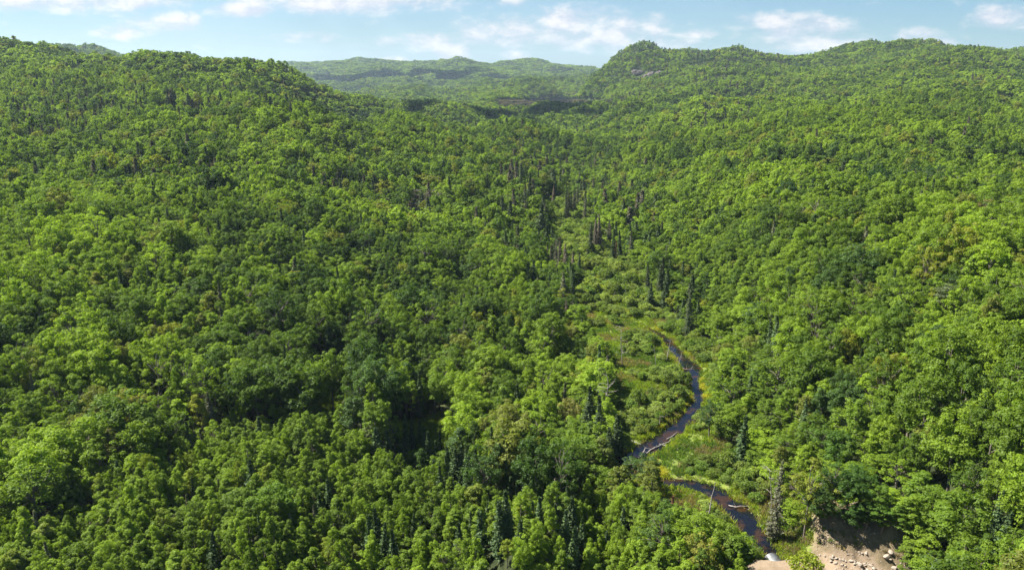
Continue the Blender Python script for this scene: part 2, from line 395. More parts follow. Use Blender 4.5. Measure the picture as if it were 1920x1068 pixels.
def ground_material():
    m, k = mat('forest_ground')
    geo = k.n('ShaderNodeNewGeometry'); pos = geo.outputs['Position']
    def A(nm): return k.n('ShaderNodeAttribute', attribute_name=nm).outputs['Fac']
    def N(sc, det=5.0, w=.6): return k.n('ShaderNodeTexNoise', {'Vector': pos, 'Scale': sc, 'Detail': det, 'Roughness': w}).outputs[0]
    n1, n2, n3, n4 = N(.12), N(.6), N(2.5), N(9.0)
    forest = k.mix(k.ss(n2, .35, .65), (.020, .028, .010), (.045, .055, .018))
    grass = k.mix(k.ss(n2, .35, .62), (.10, .148, .024), (.17, .212, .036))
    grass = k.mix(k.ss(n3, .52, .66), grass, (.20, .165, .09))
    grass = k.mix(k.ss(n1, .55, .7), grass, (.17, .165, .055))
    grass = k.mix(k.ss(n4, .55, .75), grass, (.06, .08, .02))
    mud = k.mix(k.ss(n3, .4, .6), (.055, .035, .018), (.10, .06, .028))
    dirt = k.mix(k.ss(n2, .35, .65), (.145, .112, .066), (.20, .155, .095))
    dirt = k.mix(k.m('MULTIPLY', k.ss(n3, .5, .68), .8), dirt, (.12, .105, .055))
    dirt = k.mix(k.ss(n4, .6, .7), dirt, (.33, .26, .19))
    sandc = k.mix(k.ss(n2, .35, .65), (.20, .15, .10), (.255, .195, .135))
    sandc = k.mix(k.m('MULTIPLY', k.ss(n4, .55, .68), .6), sandc, (.20, .14, .09))
    c = k.mix(A('marsh'), forest, grass)
    c = k.mix(A('clearing'), c, grass)
    c = k.mix(k.ss(A('wet'), .9, .1), c, mud)
    c = k.mix(A('dirt'), c, dirt)
    c = k.mix(A('sand'), c, sandc)
    far = k.ss(A('dist'), 500, 1400)
    c = k.mix(far, c, (.035, .055, .014))
    bp = k.n('ShaderNodeBump', {'Strength': .5, 'Height': k.m('ADD', n3, k.m('MULTIPLY', n4, .5)), 'Distance': .25})
    p = k.n('ShaderNodeBsdfPrincipled', {'Base Color': c, 'Roughness': .92, 'Normal': bp.outputs[0]})
    p.inputs['Specular IOR Level'].default_value = .15
    k.t.links.new(p.outputs[0], k.n('ShaderNodeOutputMaterial').inputs[0])
    return m
M_GROUND = ground_material()

def build_ground():
    az = np.r_[np.linspace(-180, -50, 27)[:-1], np.linspace(-50, 50, 761), np.linspace(50, 180, 27)[1:]]
    az = np.radians(az)
    rr = np.r_[np.linspace(2, 70, 18)[:-1], np.arange(70, 82, 1.0), np.arange(82, 200, .45), np.exp(np.linspace(math.log(200), math.log(9000), 330))]
    pa, pr = np.meshgrid(az, rr)
    X = pr * np.sin(pa); Y = pr * np.cos(pa)
    z, marsh, wet, sand, dirt, clr = fields(X.ravel(), Y.ravel())
    drop = sstep(pr.ravel(), 6500, 9000) * 60
    V = np.c_[X.ravel(), Y.ravel(), z - drop]
    nr, na = X.shape
    i = np.arange(nr * na).reshape(nr, na)
    q = np.stack([i[:-1, :-1], i[:-1, 1:], i[1:, 1:], i[1:, :-1]], -1).reshape(-1, 4)[:, ::-1]
    me = mk_mesh('ground', V, [(q, 0)], [M_GROUND], {'marsh': marsh, 'wet': wet, 'sand': sand, 'dirt': dirt, 'clearing': clr, 'dist': pr.ravel()}, True)
    o = add_obj('ground', me); tag(o, None, None, kind='structure')
build_ground()

def build_creek():
    m, k = mat('creek_water')
    pos = k.n('ShaderNodeNewGeometry').outputs['Position']
    nz = k.n('ShaderNodeTexNoise', {'Vector': pos, 'Scale': 1.3, 'Detail': 4.0}).outputs[0]
    n2 = k.n('ShaderNodeTexNoise', {'Vector': pos, 'Scale': .35, 'Detail': 3.0}).outputs[0]
    c = k.mix(k.ss(n2, .48, .64), (.005, .006, .009), (.030, .016, .008))
    bp = k.n('ShaderNodeBump', {'Strength': .05, 'Height': nz, 'Distance': .05})
    p = k.n('ShaderNodeBsdfPrincipled', {'Base Color': c, 'Roughness': .07, 'IOR': 1.36, 'Normal': bp.outputs[0]})
    k.t.links.new(p.outputs[0], k.n('ShaderNodeOutputMaterial').inputs[0])
    L, Rr = [], []
    P = CRS
    T = np.gradient(P[:, :2], axis=0); T /= np.linalg.norm(T, axis=1)[:, None] + 1e-9
    Nn = np.c_[-T[:, 1], T[:, 0]]
    w = (P[:, 2] + 1.1)[:, None]
    # one sheet: a fan of overlapping discs would z-fight, so use the union grid under the banks
    x0, x1 = P[:, 0].min() - 4, P[:, 0].max() + 4; y0, y1 = P[:, 1].min() - 4, P[:, 1].max() + 4
    gx = np.arange(x0, x1, .8); gy = np.arange(y0, y1, .8)
    X, Y = np.meshgrid(gx, gy)
    dist = creek_dist(X.ravel(), Y.ravel()).reshape(X.shape)
    keep = dist < 1.6
    i = np.arange(X.size).reshape(X.shape)
    q = np.stack([i[:-1, :-1], i[:-1, 1:], i[1:, 1:], i[1:, :-1]], -1)
    kq = keep[:-1, :-1] & keep[:-1, 1:] & keep[1:, 1:] & keep[1:, :-1]
    q = q[kq]
    used = np.unique(q); remap = np.zeros(X.size, int); remap[used] = np.arange(len(used))
    V = np.c_[X.ravel(), Y.ravel(), np.zeros(X.size)][used]
    me = mk_mesh('creek', V, [(remap[q], 0)], [m])
    o = add_obj('creek', me); tag(o, None, None, kind='structure')
build_creek()

# ------------------------------------------------------------------ plant meshes
def frames(nrm, r):
    a = r.normal(size=nrm.shape); t = np.cross(nrm, a); t /= np.linalg.norm(t, axis=1)[:, None] + 1e-9
    return t, np.cross(nrm, t)
def leaf_quads(c, nrm, size, r, asp=.72):
    t, b = frames(nrm, r)
    s = size[:, None]
    V = np.stack([c - t * s, c - b * s * asp, c + t * s, c + b * s * asp], 1)
    # fold the quad a little so that it is not a flat card
    V[:, 0] -= nrm * s * .18; V[:, 2] -= nrm * s * .18
    return V.reshape(-1, 3)
def puffs_to_leaves(C, rad, n_per, size, r, jitter=.30, upb=.32, flat=.85):
    """clusters of leaves spread over many small domes"""
    k = len(C)
    npp = np.maximum(4, (n_per * (rad / rad.mean()) ** 2)).astype(int)
    ci = np.repeat(np.arange(k), npp)
    d = r.normal(size=(len(ci), 3)); d[:, 2] = np.where(d[:, 2] < -.4, -d[:, 2], d[:, 2])
    d /= np.linalg.norm(d, axis=1)[:, None]
    rr = r.uniform(.72, 1.08, len(ci)) * rad[ci]
    p = C[ci] + d * rr[:, None] * np.array([1, 1, flat])
    nn = d + r.normal(size=d.shape) * jitter; nn[:, 2] += upb
    nn /= np.linalg.norm(nn, axis=1)[:, None]
    V = leaf_quads(p, nn, size * r.uniform(.6, 1.3, len(ci)), r)
    pl = r.uniform(0, 1, k)[ci]
    lv = np.clip(.6 * pl + .4 * r.uniform(0, 1, len(ci)), 0, 1)
    return V, np.repeat(lv, 4)
def tube(path, radii, sides=6, base=0):
    path = np.asarray(path, float); n_ = len(path)
    T = np.gradient(path, axis=0); T /= np.linalg.norm(T, axis=1)[:, None] + 1e-9
    ref = np.array([.13, .97, .21]); V = []
    for i in range(n_):
        u = np.cross(T[i], ref); u /= np.linalg.norm(u) + 1e-9; v = np.cross(T[i], u)
        an = np.arange(sides) * 2 * math.pi / sides
        V.append(path[i] + radii[i] * (np.cos(an)[:, None] * u + np.sin(an)[:, None] * v))
    V = np.concatenate(V)
    F_ = []
    for i in range(n_ - 1):
        for j in range(sides):
            a = i * sides + j; b = i * sides + (j + 1) % sides
            F_.append((a, b, b + sides, a + sides))
    return V, np.array(F_) + base
def merge_tubes(tubes):
    Vs, Fs, o = [], [], 0
    for V, F_ in tubes: Vs.append(V); Fs.append(F_ + o); o += len(V)
    return np.concatenate(Vs), np.concatenate(Fs)
def limb_path(p0, p1, r, bend=.12, n_=5):
    p0, p1 = np.array(p0, float), np.array(p1, float); L = np.linalg.norm(p1 - p0)
    t = np.linspace(0, 1, n_)[:, None]; off = r.normal(size=3) * bend * L
    return p0 + (p1 - p0) * t + off * (np.sin(t * math.pi)) + np.array([0, 0, .1 * L]) * np.sin(t * math.pi)

def broadleaf(seed, H=16, cr=4.0, cb=4.5, puffs=46, n_per=95, leaf=.24, pr=(.85, 1.7), trunk_sides=6, lean=.3, slim=False, limbs=7):
    r = np.random.default_rng(seed)
    cz = (H + cb) / 2; rz = (H - cb) / 2
    ph = r.uniform(0, 6.28, 3); C = []; rad = []
    k = 0
    while len(C) < puffs:
        k += 1
        d = r.normal(size=3); d /= np.linalg.norm(d)
        if d[2] < -.55 and r.random() < .7: continue
        az = math.atan2(d[1], d[0])
        lob = 1 + .16 * math.sin(2 * az + ph[0]) + .12 * math.sin(3 * az + ph[1] + d[2] * 2) + .1 * math.sin(5 * az + ph[2])
        f = r.uniform(.62, 1.0) if r.random() < .85 else r.uniform(.2, .6)
        hr = math.sqrt(max(0, 1 - d[2] ** 2))
        if slim: hr *= (1 - .35 * max(d[2], 0))
        else: hr *= (1 + .12 * min(0, d[2]))
        prd = r.uniform(*pr)
        p = np.array([math.cos(az) * hr * cr * lob * f, math.sin(az) * hr * cr * lob * f, cz + d[2] * (rz - prd * .5) * (f if not slim else max(f, .8))])
        p[0] += lean * (p[2] / H) ** 2
        if any(np.linalg.norm(p - c) < .55 * min(prd, q) for c, q in zip(C, rad)) and k < puffs * 12: continue
        C.append(p); rad.append(prd * (1.15 - .3 * (p[2] - cb) / (H - cb)) if not slim else prd)
    C = np.array(C); rad = np.array(rad)
    LV, lv = puffs_to_leaves(C, rad, n_per, leaf, r)
    # trunk and limbs
    tr = .012 * H + .05
    tp = limb_path((0, 0, -.8), (lean * .6, 0, cb + (H - cb) * .72), r, .02, 7)
    tubes = [tube(tp, np.linspace(tr, tr * .25, 7), trunk_sides)]
    sel = r.permutation(len(C))[:limbs]
    for i in sel:
        t = np.clip(.35 + .5 * (C[i][2] - cb) / (H - cb), .3, .9); j = t * 6; a = tp[int(j)]
        tubes.append(tube(limb_path(a, C[i], r, .08, 4), np.linspace(tr * .42, tr * .1, 4), 4))
    TV, TF = merge_tubes(tubes)
    return LV, lv, TV, TF

def conifer(seed, H=14, cr=2.3, cb=1.5, step=.42, per=9, leaf=.30, sparse=1.0, droop=.35, sides=6, power=.85):
    r = np.random.default_rng(seed)
    cs, ns, szs, tubes = [], [], [], []
    z = cb; lean = r.normal(size=2) * .15
    while z < H - .15:
        f = (z - cb) / (H - cb)
        Rz = cr * (1 - f) ** power * (1.0 if f > .12 else .6 + 3.3 * f) * r.uniform(.78, 1.15)
        nb = max(4, int(per * (1 - .5 * f)))
        a0 = r.uniform(0, 6.28)
        for b in range(nb):
            if r.random() > sparse: continue
            az = a0 + b * 6.283 / nb + r.normal() * .15; L = Rz * r.uniform(.7, 1.12)
            m_ = max(2, int(L / (leaf * .75)))
            for t in np.linspace(.25, 1, m_):
                if r.random() > .4 + .6 * sparse: continue
                dz = -droop * L * t + .28 * L * t * t
                for s_ in ((-1, 1) if t < .8 else (0,)):
                    w = s_ * leaf * .6
                    cs.append((math.cos(az) * L * t - math.sin(az) * w, math.sin(az) * L * t + math.cos(az) * w, z + dz + r.normal() * .06))
                    ns.append((math.cos(az) * .9 + r.normal() * .55, math.sin(az) * .9 + r.normal() * .55, .55 + r.normal() * .3)); szs.append(leaf * r.uniform(.7, 1.2))
            if sides and (sparse < .9): tubes.append(tube([(0, 0, z), (math.cos(az) * L * .95, math.sin(az) * L * .95, z - droop * L * .8 + .25 * L)], [.03, .01], 3))
        z += step * r.uniform(.8, 1.2) * (1.15 - .5 * f)
    # tip
    for q in range(6):
        cs.append((0, 0, H - .1 * q)); ns.append((r.normal(), r.normal(), .3)); szs.append(leaf * (.3 + .08 * q))
    c = np.array(cs); nn = np.array(ns); nn /= np.linalg.norm(nn, axis=1)[:, None]
    LV = leaf_quads(c, nn, np.array(szs), r, .55)
    lv = np.repeat(r.uniform(0, 1, len(c)), 4)
    tr = .011 * H + .03
    tubes.append(tube([(0, 0, -.8), (lean[0] * .1, lean[1] * .1, H * .5), (0, 0, H - .1)], [tr, tr * .55, .02], max(sides, 4)))
    TV, TF = merge_tubes(tubes)
    return LV, lv, TV, TF

def pine(seed, H=22, cr=4.2):
    r = np.random.default_rng(seed); C = []; rad = []
    z = H * .3
    while z < H - .6:
        f = (z - H * .3) / (H * .7)
        for b in range(r.integers(3, 6)):
            az = r.uniform(0, 6.28); L = cr * (1 - f * .75) * r.uniform(.45, 1.1)
            for t in (.55, .95):
                C.append((math.cos(az) * L * t, math.sin(az) * L * t, z + .15 * L * t)); rad.append(r.uniform(.6, 1.05))
        z += r.uniform(.9, 1.6)
    C.append((0, 0, H - .4)); rad.append(.7)
    C = np.array(C); rad = np.array(rad)
    LV, lv = puffs_to_leaves(C, rad, 42, .2, r, .7, .2, .38)
    tp = limb_path((0, 0, -.8), (.3, 0, H - .5), r, .01, 7)
    tubes = [tube(tp, np.linspace(.32, .05, 7), 6)]
    for i in range(1, len(C), 2): tubes.append(tube([(0, 0, C[i][2] - .4), C[i]], [.06, .02], 3))
    TV, TF = merge_tubes(tubes)
    return LV, lv, TV, TF

def bare_tree(seed, H=9, spread=2.6, limbs=12, twigs=7, tw2=4, thick=1.0, lo=.3, up=.45, crook=.05):
    r = np.random.default_rng(seed); tubes = []
    tp = limb_path((0, 0, -.6), (r.normal() * .5, r.normal() * .5, H), r, crook, 9)
    tr = (.011 * H + .03) * thick
    rads = np.linspace(tr, tr * .22, 9); tubes.append(tube(tp, rads, 6))
    for i in range(limbs):
        t = r.uniform(lo, .97); j = t * 8; a = tp[int(j)] + (tp[min(int(j) + 1, 8)] - tp[int(j)]) * (j % 1)
        az = r.uniform(0, 6.28); L = spread * (1.15 - .75 * t) * r.uniform(.6, 1.2)
        e = a + np.array([math.cos(az) * L, math.sin(az) * L, L * up * r.uniform(.3, 1.6)])
        lp = limb_path(a, e, r, .1, 5); tubes.append(tube(lp, np.linspace(tr * .4 * (1.2 - t), .02, 5), 4))
        for q in range(twigs):
            s = lp[r.integers(1, 5)]; d = (e - a) / L + r.normal(size=3) * .6; l2 = L * r.uniform(.25, .55)
            e2 = s + d * l2; tubes.append(tube([s, (s + e2) / 2 + r.normal(size=3) * .05, e2], [.03, .022, .012], 3))
            for w in range(tw2):
                s3 = s + (e2 - s) * r.uniform(.3, 1); tubes.append(tube([s3, s3 + (d + r.normal(size=3) * .7) * l2 * .45], [.02, .009], 3))
    return merge_tubes(tubes)

def shrub(seed, cr=1.7, H=2.4, puffs=16, n_per=70, leaf=.15):
    r = np.random.default_rng(seed); C = []; rad = []
    for i in range(puffs):
        az = r.uniform(0, 6.28); q = math.sqrt(r.random()) * cr * .8
        z = H * (.35 + .5 * (1 - (q / cr) ** 2) * r.uniform(.7, 1.05))
        C.append((math.cos(az) * q, math.sin(az) * q, z)); rad.append(r.uniform(.42, .75) * cr / 1.7)
    C = np.array(C); rad = np.array(rad)
    LV, lv = puffs_to_leaves(C, rad, n_per, leaf, r, .8, .1, .9)
    tubes = [tube([(0, 0, -.3), (c[0] * .5, c[1] * .5, c[2] * .55), c], [.04, .03, .015], 3) for c in C[:8]]
    TV, TF = merge_tubes(tubes)
    return LV, lv, TV, TF

def as_two(name, parts, leafm, barkm):
    LV, lv, TV, TF = parts
    q = np.arange(len(LV)).reshape(-1, 4)
    crown = mk_mesh(name + '_crown', LV, [(q, 0)], [leafm], {'lv': lv})
    trunk = mk_mesh(name + '_trunk', TV, [(TF, 0)], [barkm], smooth=True)
    return crown, trunk
def as_one(name, parts, leafm, barkm):
    LV, lv, TV, TF = parts
    q = np.arange(len(LV)).reshape(-1, 4)
    return mk_mesh(name, np.r_[LV, TV], [(q, 0), (TF + len(LV), 1)], [leafm, barkm], {'lv': np.r_[lv, np.zeros(len(TV))]})

# nominal sizes kept beside each form so that scale = wanted / nominal
FORMS = {}
def form(kind, lod, H, cr, parts, leafm=None, barkm=None):
    FORMS.setdefault((kind, lod), []).append((H, cr, parts, leafm or M_LEAF, barkm or M_BARK))
for s in range(6):
    H = [15, 16.5, 14, 17, 15, 13][s]; cr = [3.7, 4.2, 4.0, 3.6, 4.6, 3.4][s]
    form('maple', 0, H, cr, broadleaf(100 + s, H, cr, [2.6, 3.2, 2.2, 3.4, 2.8, 1.8][s], 100, 62, .19, (.5, 1.15)))
for s in range(3): form('maple', 0, [14, 16, 15][s], [3.6, 4.2, 3.4][s], broadleaf(120 + s, [14, 16, 15][s], [3.6, 4.2, 3.4][s], 3.2, 58, 44, .17, (.45, 1.0), lean=[1.2, -1.0, .5][s], limbs=22))
for s in range(4):
    H = [11, 12, 10, 12.5][s]; cr = [2.0, 2.3, 2.1, 1.8][s]
    form('birch', 0, H, cr, broadleaf(140 + s, H, cr, [2, 2.5, 1.5, 2.5][s], 66, 48, .155, (.34, .72), slim=True, limbs=6))
for s in range(3): form('spruce', 0, [14, 12, 15][s], [2.2, 2.0, 2.5][s], conifer(160 + s, [14, 12, 15][s], [2.2, 2.0, 2.5][s]), M_NEEDLE)
for s in range(2): form('fir', 0, [8, 6][s], [1.1, .95][s], conifer(170 + s, [8, 6][s], [1.1, .95][s], .5, .26, 8, .17, power=.95), M_NEEDLE)
for s in range(3): form('deadspruce', 0, [14, 16, 12][s], [1.7, 1.9, 1.5][s], conifer(180 + s, [14, 16, 12][s], [1.7, 1.9, 1.5][s], 1.2, .32, 9, .20, .72, .5, power=.7), M_NEEDLE)
for s in range(2): form('pine', 0, 22, 4.2, pine(190 + s), M_NEEDLE)
for s in range(4): form('shrub', 0, 2.4, 1.7, shrub(200 + s))
# middle and far distances: fewer, larger leaf clumps
for s in range(5):
    H = [15, 16, 14, 17, 13][s]; cr = [3.9, 4.4, 4.1, 3.8, 4.4][s]
    form('maple', 1, H, cr, broadleaf(300 + s, H, cr, 2.6, 56, 34, .34, (.65, 1.4), 4, limbs=2))
for s in range(3): form('birch', 1, 12, 2.5, broadleaf(320 + s, 12, 2.5, 2, 30, 26, .32, (.6, 1.15), 4, slim=True, limbs=3))
for s in range(3): form('spruce', 1, 14, 2.3, conifer(340 + s, 14, 2.3, 1.2, .62, 8, .5, sides=3, power=.72), M_NEEDLE)
for s in range(4):
    H = [15, 16, 14, 15][s]
    form('maple', 2, H, 4.3, broadleaf(400 + s, H, 4.3, 4.5, 16, 16, .85, (1.2, 2.2), 3, limbs=0))
for s in range(2): form('spruce', 2, 14, 2.4, conifer(440 + s, 14, 2.4, 1.5, 1.5, 5, .85, sides=3), M_NEEDLE)
for s in range(3): form('maple', 3, 15, 7, broadleaf(500 + s, 15, 7, 4, 14, 9, 1.7, (1.8, 3.2), 3, limbs=0))
form('spruce', 3, 15, 3.5, conifer(540, 15, 3.5, 1.5, 3.0, 4, 1.8, sides=3), M_NEEDLE)
for s in range(2):
    TV, TF = bare_tree(700 + s, 9, 2.6)
    FORMS.setdefault(('bare', 0), []).append((9, 2.6, (TV, TF), None, M_TWIG))

# ------------------------------------------------------------------ where the trees stand
def in_poly(poly, x, y):
    return poly_dist(poly, x, y) < 0
YOUNG_PX = [(-400, 1200), (-300, 1000), (120, 930), (200, 880), (280, 830), (370, 775), (450, 750), (560, 765), (640, 770), (700, 800), (760, 850), (830, 860), (900, 900), (1000, 900), (1100, 880), (1190, 900), (1290, 955), (1420, 1045), (1400, 1250)]
LIME, MIDG, DARKG, OLIVE, BLUEG, YEL = map(np.array, [(.208, .298, .022), (.122, .192, .016), (.046, .090, .012), (.17, .195, .034), (.060, .105, .024), (.26, .29, .03)])
def tree_colour(x, y, px, py, r, kind):
    big = fbm(x / 42, y / 42, 41, 3); sm = r.uniform(0, 1, len(x))
    v = np.clip(.54 + (big - .5) * 1.25 + (sm - .5) * .9 + .10 * (px > 1250), 0, 1)[:, None]
    c = np.where(v < .5, DARKG + (MIDG - DARKG) * v * 2, MIDG + (LIME - MIDG) * (v - .5) * 2)
    s2 = r.uniform(0, 1, len(x))[:, None]
    c = np.where(s2 > .965, OLIVE, c); c = np.where(s2 < .03, YEL * .8, c); c = np.where((s2 > .05) & (s2 < .08), BLUEG * 1.2, c)
    return c * r.uniform(.88, 1.12, len(x))[:, None]

T_kind, T_x, T_y, T_H, T_cr, T_col, T_lod, T_special = [], [], [], [], [], [], [], []
OCC = {}
def occupied(x, y, r_):
    ix, iy = int(x // 5), int(y // 5)
    for a in range(ix - 1, ix + 2):
        for b in range(iy - 1, iy + 2):
            for (u, v, q) in OCC.get((a, b), ()):
                if (u - x) ** 2 + (v - y) ** 2 < (max(q, r_) * .55 + min(q, r_) * .45) ** 2: return True
    return False
def occupy(x, y, r_): OCC.setdefault((int(x // 5), int(y // 5)), []).append((x, y, r_))
def put(kind, x, y, H, cr, col, lod=0, special=None):
    T_kind.append(kind); T_x.append(x); T_y.append(y); T_H.append(H); T_cr.append(cr); T_col.append(tuple(float(c) for c in col)); T_lod.append(lod); T_special.append(special)

# particular trees seen in the photograph: sight line to the tree's top, its height and crown radius
SPR = (.056, .084, .032); SPRG = (.125, .130, .078); SPRB = (.175, .145, .110); RED = (.16, .075, .045)
PART = [
 ('spruce', 1242, 482, 15, 2.0, (.055, .065, .036)), ('spruce', 1296, 515, 15, 3.0, SPR), ('spruce', 1283, 560, 8, 2.2, SPR), ('spruce', 1220, 530, 9, 1.6, SPR), ('spruce', 1410, 712, 9, 2.0, (.035, .055, .03)),
 ('deadspruce', 1466, 862, 15, 1.6, SPRG), ('deadspruce', 1377, 705, 9, 1.2, (.15, .095, .07)), ('deadspruce', 1062, 455, 14, 1.6, SPRB), ('deadspruce', 1032, 460, 13, 1.2, SPRG), ('deadspruce', 1048, 462, 14, 1.3, SPRG),
 ('deadspruce', 1110, 418, 13, 1.4, SPRB), ('deadspruce', 1126, 400, 16, 1.4, SPRB), ('deadspruce', 1118, 408, 14, 1.2, SPRB), ('deadspruce', 1130, 340, 16, 1.3, SPRG), ('deadspruce', 1133, 330, 18, 1.6, SPR), ('deadspruce', 1154, 452, 9, 1.1, RED),
 ('deadspruce', 1082, 345, 16, 1.4, SPRG), ('deadspruce', 1065, 360, 15, 1.3, SPRG), ('deadspruce', 1096, 352, 15, 1.4, SPR), ('deadspruce', 1022, 380, 14, 1.4, SPRG), ('deadspruce', 985, 375, 14, 1.5, SPRB), ('deadspruce', 958, 320, 15, 1.6, SPRB), ('deadspruce', 1015, 310, 15, 1.6, SPRG),
 ('deadspruce', 1146, 418, 12, 1.1, SPRB), ('deadspruce', 1158, 350, 14, 1.3, SPRG), ('deadspruce', 1104, 345, 15, 1.2, SPRG), ('deadspruce', 1075, 470, 11, 1.3, SPRB), ('deadspruce', 1063, 560, 10, 1.1, SPRB), ('deadspruce', 1052, 575, 9, 1.0, SPRG),
 ('fir', 1262, 930, 5.0, 1.0, RED),
 ('spruce', 1025, 655, 12, 2.0, SPR), ('spruce', 1130, 740, 13, 2.0, SPR), ('spruce', 1108, 720, 13, 2.4, SPR), ('spruce', 1160, 775, 10, 2.0, SPR), ('spruce', 986, 655, 10, 1.4, SPR), ('spruce', 1005, 680, 9, 1.4, SPR), ('spruce', 1145, 800, 9, 1.9, SPR),
 ('spruce', 905, 775, 9, 1.7, SPR), ('spruce', 930, 782, 8, 1.6, SPR), ('spruce', 888, 838, 10, 1.9, SPR), ('spruce', 1072, 932, 9, 1.5, SPR), ('spruce', 1040, 770, 9, 1.6, SPR), ('spruce', 1022, 780, 9, 1.4, SPR),
 ('pine', 643, 228, 25, 5.0, (.040, .062, .034)), ('pine', 612, 248, 20, 4.2, (.045, .060, .036)), ('pine', 680, 245, 22, 4.8, (.040, .060, .036)), ('pine', 660, 262, 17, 4.0, (.034, .052, .028)), ('pine', 628, 268, 16, 4.0, (.034, .052, .028)), ('pine', 598, 268, 14, 3.5, (.05, .06, .035)),
 ('pine', 500, 172, 20, 4.5, (.055, .052, .042)), ('pine', 475, 186, 16, 4.2, (.055, .052, .042)), ('pine', 520, 190, 17, 4, (.045, .052, .036)), ('pine', 560, 188, 16, 3.8, (.055, .052, .042)), ('pine', 575, 200, 14, 3.5, (.05, .05, .04)), ('pine', 318, 200, 14, 4, (.055, .055, .04)), ('pine', 148, 222, 15, 4.5, (.055, .055, .042)), ('pine', 92, 236, 14, 4.5, (.05, .052, .04)), ('pine', 205, 228, 13, 4, (.05, .05, .04)),
 ('pine', 1780, 532, 13, 5.0, (.10, .125, .055)),
 ('maple', 1525, 858, 15, 3.5, (.205, .235, .03)), ('maple', 1548, 795, 10.5, 3.2, (.09, .16, .02)), ('maple', 1582, 805, 10.5, 3.2, (.08, .15, .02)), ('maple', 1622, 872, 7.5, 2.6, (.06, .12, .018)), ('maple', 1565, 868, 9, 3.0, (.06, .12, .018)), ('maple', 1598, 885, 8, 2.8, (.06, .12, .018)), ('maple', 1548, 910, 7, 2.4, (.06, .11, .018)), ('maple', 1648, 905, 6, 2.3, (.12, .20, .02)),
 ('maple', 1335, 748, 9, 2.6, (.05, .095, .025)), ('birch', 1222, 862, 9, 2.0, (.15, .18, .03)), ('birch', 1170, 872, 10, 2.4, (.14, .17, .03)), ('birch', 1130, 815, 11, 2.5, (.13, .165, .03)), ('maple', 1320, 1000, 9, 2.8, (.23, .235, .035)), ('maple', 1360, 975, 9, 2.6, (.15, .215, .025)), ('maple', 1245, 955, 10, 3.2, (.085, .145, .025)), ('maple', 1395, 1000, 8, 2.6, (.08, .14, .02)),
 ('birch', 1712, 925, 7, 2.0, (.16, .24, .02)), ('birch', 1735, 880, 9, 2.3, (.13, .21, .02)), ('birch', 1728, 975, 6.5, 2.0, (.17, .25, .02)), ('birch', 1718, 1010, 5.5, 1.8, (.15, .22, .02)), ('birch', 1750, 1000, 8, 2.2, (.18, .26, .02)), ('birch', 1740, 1040, 7, 2.2, (.16, .24, .02)), ('birch', 1705, 1045, 4, 1.5, (.13, .2, .02)), ('birch', 1775, 940, 9, 2.3, (.14, .22, .02)), ('birch', 1690, 950, 5, 1.7, (.12, .2, .02)), ('birch', 1660, 945, 5, 1.7, (.10, .18, .02)), ('birch', 1630, 940, 5, 1.6, (.08, .15, .02)), ('birch', 1605, 945, 5, 1.7, (.06, .12, .02)),
 ('maple', 230, 730, 14, 4.2, (.20, .20, .045)), ('maple', 205, 800, 12, 3.6, (.17, .175, .05)), ('maple', 510, 905, 10, 3.5, (.12, .20, .02)), ('maple', 1068, 742, 11, 3.0, (.22, .22, .06)), ('birch', 890, 905, 9, 2.4, (.17, .21, .03)), ('maple', 510, 660, 15, 3.8, (.08, .13, .02)), ('maple', 395, 660, 15, 4.0, (.07, .12, .02)),
 ('maple', 1590, 325, 16, 4.8, (.04, .085, .018)), ('maple', 1655, 312, 16, 6.0, (.035, .08, .018)), ('maple', 1715, 300, 17, 6.4, (.04, .085, .018)), ('maple', 1765, 305, 16, 5.5, (.038, .08, .018)), ('maple', 1480, 335, 16, 5, (.035, .078, .02)),
 ('maple', 1470, 415, 9, 4.2, (.20, .14, .06)), ('maple', 1790, 425, 9, 4.0, (.23, .19, .05)), ('maple', 1850, 372, 12, 5, (.18, .16, .05)),
 ('shrub', 585, 694, 4.5, 2.6, (.13, .16, .055)), ('shrub', 612, 690, 5, 3.0, (.16, .20, .06)), ('shrub', 740, 728, 5.5, 2.8, (.12, .155, .05)), ('shrub', 768, 716, 6, 3.2, (.135, .17, .055)), ('shrub', 792, 722, 5.5, 3.0, (.12, .155, .05)), ('shrub', 700, 745, 5, 2.6, (.13, .16, .05)), ('shrub', 575, 715, 3.5, 2.2, (.10, .15, .045)),
 ('shrub', 1512, 1040, 3.2, 2.4, (.24, .29, .03)),
]
_q = np.random.default_rng(55)
for _px, _py, _sx, _sy, _n in [(1092, 350, 26, 14, 12), (1118, 405, 10, 8, 5), (1040, 455, 14, 8, 5), (1135, 345, 10, 12, 4), (985, 345, 22, 14, 6), (1060, 330, 25, 10, 5), (1232, 500, 12, 10, 3), (1290, 540, 10, 10, 3), (1150, 420, 10, 8, 3), (1120, 290, 18, 6, 4)]:
    for _k in range(_n):
        PART.append(('deadspruce' if _q.random() < .6 else 'spruce', _px + _q.normal() * _sx * .7, _py + _q.normal() * _sy * .7, _q.uniform(12, 17), _q.uniform(1.3, 1.9), [SPRG, SPRB, SPR, (.07, .085, .045)][_q.integers(0, 4)]))
for kind, px, py, H, cr, col in PART:
    x, y = hit(px, py, H)
    if kind in ('spruce', 'deadspruce'): cr *= 1.25
    put(kind, x, y, H, cr, col, 0 if y < 330 or kind in ('pine', 'deadspruce') else 1, (px, py)); occupy(x, y, cr * .7)
